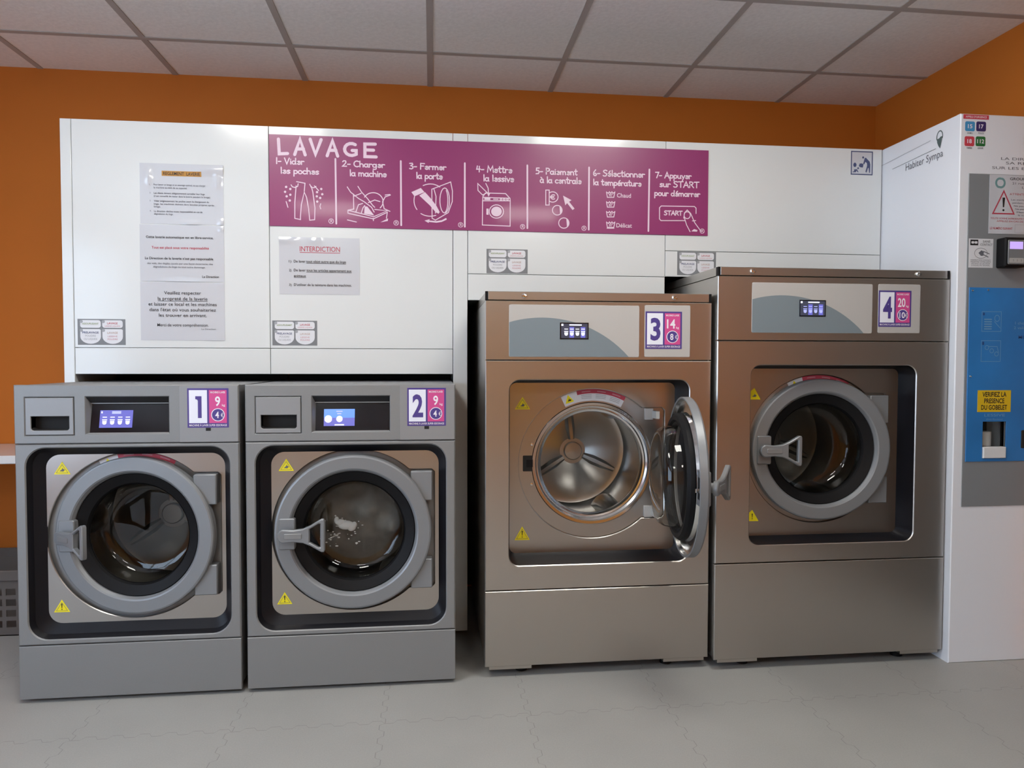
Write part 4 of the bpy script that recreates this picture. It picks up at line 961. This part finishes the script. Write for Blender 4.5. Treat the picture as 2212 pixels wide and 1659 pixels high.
# ------------------------------------------------------------------ payment kiosk
def build_kiosk():
    x0, x1, yf, zt = 1.953, XR - .012, 2.447, 2.07
    t = thing('payment_kiosk', 'white payment kiosk with grey and blue front panels at the right edge', 'kiosk', ((x0 + x1) / 2, yf, 0))
    L = (-(x0 + x1) / 2, -yf, 0)
    cup = rrect(2.068, 2.163, .783, .922)
    b = MB().use('kiosk_white').plate(rrect(x0, x1, .0, zt), yf, yf + .02, [cup], .003)
    b.plate(rrect(x0 + .0005, x1, .0, zt - .0005), yf + .0205, YB - .03, [rrect(x0 + .012, x1 - .012, .012, zt - .012)])
    body = b.build('body', t, L)
    # lettering and leaf-pin logo on the side facing the washers
    m = MB().use('logo_green')
    m.ribbon(arc(.0, .046, .016, .022, -20, 200, 14), .004, 0)
    m.flat([(-.015, .040), (-.004, .040), (.006, .045), (.014, .044), (.010, .022), (.003, .000), (-.006, .012), (-.013, .026)], 0)
    m.ribbon([(-.28, -.004), (-.02, .006)], .0016, 0)
    m.use('print_grey').text('Habiter Sympa', -.195, -.034, .028, 0, .215, 'L')
    m.use('print_grey_light').ribbon([(-.36, .030), (-.05, .046)], .0018, 0)
    m.xform(lambda p: (x0 - .0008 + p.y, 2.60 - p.x - .045, 1.972 + p.z))
    m.build('side_lettering', t, L)
    gp = MB().use('kiosk_grey').plate(rrect(1.990, x1 - .002, .600, 1.850), yf - .003, yf - .0002, [cup], .001).build('grey_panel', t, L)
    bp = MB().use('kiosk_blue').plate(rrect(2.000, x1 - .004, .771, 1.427), yf - .006, yf - .003, [cup], .001)
    blue = bp.build('blue_panel', t, L)
    y = yf - .0064
    m = MB().use('kiosk_blue_print')
    for a, z0, z1 in ((2.053, 1.263, 1.337), (2.053, 1.150, 1.228)):
        f = rrect(a, a + .079, z0, z1); m.ribbon(f + [f[0]], .0018, y)
    for k in range(5): m.ribbon([(2.064, 1.272 + .009 * k), (2.092, 1.272 + .009 * k)], .004, y)
    m.ribbon(arc(2.115, 1.312, .010, .012, 0, 360, 12), .002, y); m.ribbon([(2.104, 1.300), (2.128, 1.276)], .002, y)
    for k in range(3): m.ribbon(arc(2.076 + .020 * k, 1.202 - .012 * k, .008, .008, 0, 360, 10), .002, y)
    m.ribbon([(2.082, 1.206), (2.118, 1.206), (2.124, 1.184)], .002, y)
    m.text('LESSIVE', 2.115, .942, .010, y, .085, 'C').text('distributeur', 2.115, .928, .007, y, .07, 'C')
    m.text('1 choisir', 2.19, 1.29, .010, y, .06).text('2 valider', 2.185, 1.272, .010, y, .07)
    m.use('kiosk_blue_dark').text('MONNAIE', 2.205, 1.236, .012, y, .10, 'L', .01)
    m.flat(rrect(2.056, 2.064, 1.323, 1.333), y - .0003).flat(rrect(2.056, 2.064, 1.212, 1.224), y - .0003)
    m.build('blue_panel_print', blue)
    for xa, za in ((2.012, 1.415), (2.075, 1.418), (2.012, 1.093), (2.285, .782)): MB().use('chrome').lathe([(.004, yf - .006), (.003, yf - .0085), (.0004, yf - .009)], xa, za, 12).build('screw', blue)
    # cup hatch
    h = MB().use('silver_dark').loft([[(p[0], yf - .005, p[1]) for p in ccw(cup)], [(p[0], yf + .09, p[1]) for p in ccw(cup)]]).use('black_void').flat(cup, yf + .088)
    hatch = h.build('cup_hatch', t, L)
    MB().use('door_glass').add([(2.070, yf + .008, .83), (2.161, yf + .008, .83), (2.161, yf + .008, .92), (2.070, yf + .008, .92)], [(0, 1, 2, 3)]).build('hatch_window', hatch)
    MB().use('white_plastic').plate(rrect(2.069, 2.162, .784, .826), yf - .012, yf + .01, [], .002).build('hatch_flap', hatch)
    c = MB().use('white_plastic'); c.tube([(2.115, yf + .05, .826), (2.115, yf + .05, .85), (2.115, yf + .05, .88)], .028, 20)
    c.build('cup_holder', hatch)
    yl = MB().use('yellow_warm').plate(rrect(2.043, 2.180, .959, 1.041), yf - .0066, yf - .006)
    yl.use('print_black')
    for k, s in enumerate(('VERIFIEZ LA', 'PRESENCE', 'DU GOBELET')):
        yl.text(s, 2.1115, 1.017 - .0245 * k, .017, yf - .0071, (.099, .083, .107)[k], 'C', .02)
    yl.build('cup_warning_label', t, L)
    MB().use('black_void').plate(rrect(2.227, 2.30, .820, .889, .004, 2), yf - .009, yf - .006, [], .001).build('coin_slot', t, L)
    # emergency numbers
    e = MB().use('sos_red').plate(rrect(1.963, 2.066, 2.051, 2.067), yf - .0006, yf)
    e.use('print_white').text("APPELS D'URGENCE", 2.0145, 2.0555, .007, yf - .001, .085, 'C', .01)
    e.build('emergency_heading', t, L)
    for (c, s, cap, xa, za) in (('sos_blue', '15', 'SAMU', 1.971, 2.006), ('sos_violet', '17', 'POLICE', 2.016, 2.007), ('sos_red', '18', 'POMPIERS', 1.970, 1.951), ('sos_green', '112', 'EUROPE', 2.015, 1.952)):
        m = MB().use(c).plate(rrect(xa, xa + .039, za, za + .036, .006, 4), yf - .0006, yf)
        m.use('print_white').text(s, xa + .0195, za + .011, .014, yf - .001, .018 if len(s) < 3 else .028, 'C', .02)
        m.use('print_grey').text(cap, xa + .0195, za - .010, .006, yf - .001, .022, 'C', .01)
        m.build('emergency_sticker', t, L)
    m = MB().use('print_grey')
    for s, xa, z, w in (('LA DIRECTION', 2.120, 1.905, .21), ('SA RESPONS.', 2.140, 1.889, .195), ('SUR LES ERREURS', 2.084, 1.870, .245)): m.text(s, xa, z, .0095, yf - .0006, w, 'L')
    m.build('disclaimer_lettering', t, L)
    # information sheet
    s = MB().use('paper').plate(rrect(2.073, x1 - .003, 1.629, 1.848), yf - .0042, yf - .003)
    yy = yf - .0047
    s.use('teal_print').ribbon(arc(2.114, 1.818, .0155, .0165, 70, 250, 12), .008, yy).ribbon(arc(2.118, 1.818, .0155, .0165, -110, 70, 12), .008, yy)
    s.use('print_red'); tri = [(2.088, 1.704), (2.174, 1.704), (2.131, 1.788)]
    s.ribbon(tri + [tri[0]], .005, yy)
    s.use('print_black').flat([(2.126, 1.764), (2.137, 1.764), (2.1335, 1.728), (2.1285, 1.728)], yy).flat(circ(2.131, 1.717, .0042, 12), yy)
    s.text('GROUPE HABITER', 2.155, 1.830, .009, yy, .15, 'L', .012)
    s.use('print_grey').text('21 rue Gambetta', 2.165, 1.814, .008, yy, .13).text('Laverie', 2.205, 1.799, .008, yy, .06)
    s.use('print_red').text('ATTENTION AU RENDU', 2.155, 1.774, .007, yy, .16)
    s.use('print_grey')
    for k, q in enumerate(('Les machines sont en service', 'pendant les heures ouvertes', 'Ne pas forcer les portes', 'Ne pas charger en excès', 'Merci de vérifier', 'la monnaie rendue')): s.text(q, 2.162 + .006 * k, 1.754 - .0115 * k, .006, yy, .16 - .011 * k)
    s.use('print_red').text('TOUTE SOMME INTRODUITE NE PEUT ETRE RENDUE', 2.079, 1.683, .006, yy, .24).text('APPELEZ EN CAS DE PANNE', 2.105, 1.673, .006, yy, .15)
    s.text('LE NUMÉRO SUIVANT', 2.078, 1.645, .008, yy, .092, 'L', .01)
    s.use('print_grey_light'); f = rrect(2.180, 2.32, 1.634, 1.664); s.ribbon(f + [f[0]], .001, yy)
    s.build('information_sheet', t, L)
    m = MB().use('label_white').plate(rrect(1.995, 2.094, 1.501, 1.609), yf - .0036, yf - .003)
    yy = yf - .0041
    m.use('print_black').flat(rrect(2.000, 2.032, 1.584, 1.605), yy)
    m.use('label_white').flat(rrect(2.004, 2.016, 1.590, 1.599, .003, 3), yy - .0003).flat(rrect(2.017, 2.029, 1.590, 1.599, .003, 3), yy - .0003)
    m.use('print_grey').text('SANS', 2.066, 1.595, .008, yy, .030, 'C', .008).text('CONTACT', 2.066, 1.583, .008, yy, .050, 'C', .008)
    m.ribbon(arc(2.044, 1.555, .026, .019, 0, 360, 28), .0014, yy)
    m.use('print_grey').flat([(2.034, 1.556), (2.046, 1.566), (2.056, 1.560), (2.054, 1.546), (2.044, 1.545)], yy).ribbon([(2.054, 1.562), (2.078, 1.553)], .003, yy).ribbon([(2.054, 1.550), (2.074, 1.541)], .003, yy)
    m.use('print_grey')
    for k in range(4): m.text(('PAIEMENT SANS CONTACT', 'PRESENTEZ VOTRE CARTE', 'DEVANT LE LECTEUR', 'JUSQUE AU SIGNAL')[k], 2.044, 1.527 - .0065 * k, .0045, yy, .082 - .006 * (k > 1), 'C')
    m.build('contactless_label', t, L)
    cr = MB().use('rubber').plate(rrect(2.108, 2.197, 1.500, 1.610, .006, 3), yf - .045, yf - .003, [], .005).build('card_reader', t, L)
    MB().use('silver_dark').plate(rrect(2.118, 2.187, 1.510, 1.600, .004, 3), yf - .047, yf - .045, [], .001).build('reader_face', cr)
    MB().use('reader_screen').plate(rrect(2.124, 2.177, 1.566, 1.593), yf - .0478, yf - .047).build('reader_screen', cr)
    m = MB().use('plate_light').plate(rrect(2.123, 2.181, 1.515, 1.533, .003, 2), yf - .048, yf - .047)
    m.use('print_black')
    for k in range(3): m.ribbon(arc(2.135 + .016 * k, 1.524, .004, .004, -60, 60, 5), .001, yf - .0485)
    m.build('reader_marks', cr)
build_kiosk()

# ------------------------------------------------------------------ table and basket at the left
def build_left():
    t = thing('folding_table', 'white folding table along the orange wall at the left edge', 'table', (-2.2, 3.3, 0))
    L = (2.2, -3.3, 0)
    MB().use('table_white').plate(rrect(-2.95, -1.44, .719, .753), 3.1, 3.55, [], .003).build('tabletop', t, L)
    for x in (-2.85, -1.50):
        for y in (3.16, 3.49): MB().use('window_frame').box(x - .02, x + .02, y - .02, y + .02, 0, .7188).build('leg', t, L)
    x0, x1, y0, y1, h = -2.22, -1.62, 3.115, 3.485, .275
    b = thing('laundry_basket', 'grey slotted plastic laundry basket on the floor under the white table', 'basket', ((x0 + x1) / 2, (y0 + y1) / 2, 0))
    m = MB().use('basket_grey')
    def wall(a0, a1, fn, rows=4):
        hs = []
        n = int((a1 - a0 - .05) / .052)
        for r in range(rows):
            for k in range(n):
                u = a0 + .03 + k * (a1 - a0 - .06) / n; hs.append(rrect(u, u + (a1 - a0 - .06) / n - .016, .035 + r * .045, .063 + r * .045))
        s = len(m.v); m.plate(rrect(a0, a1, 0.0, .235), 0, .004, hs); m.xform(fn, s)
    cx, cy = (x0 + x1) / 2, (y0 + y1) / 2
    wx, wy = (x1 - x0) / 2, (y1 - y0) / 2
    wall(-wx, wx, lambda p: (p.x, -wy + p.y, p.z)); wall(-wx, wx, lambda p: (p.x, wy - p.y, p.z), 0)
    wall(-wy, wy, lambda p: (-wx + p.y, p.x, p.z)); wall(-wy, wy, lambda p: (wx - p.y, p.x, p.z))
    m.box(-wx, wx, -wy, wy, 0, .004)
    m.build('basket_body', b)
    r = MB().use('basket_grey').plate(rrect(-wx - .012, wx + .012, -wy - .012, wy + .012, .02, 4), 0, .04, [rrect(-wx, wx, -wy, wy, .012, 4)], .003)
    r.xform(lambda p: (p.x, p.z, h - p.y)); r.build('rim', b)
build_left()
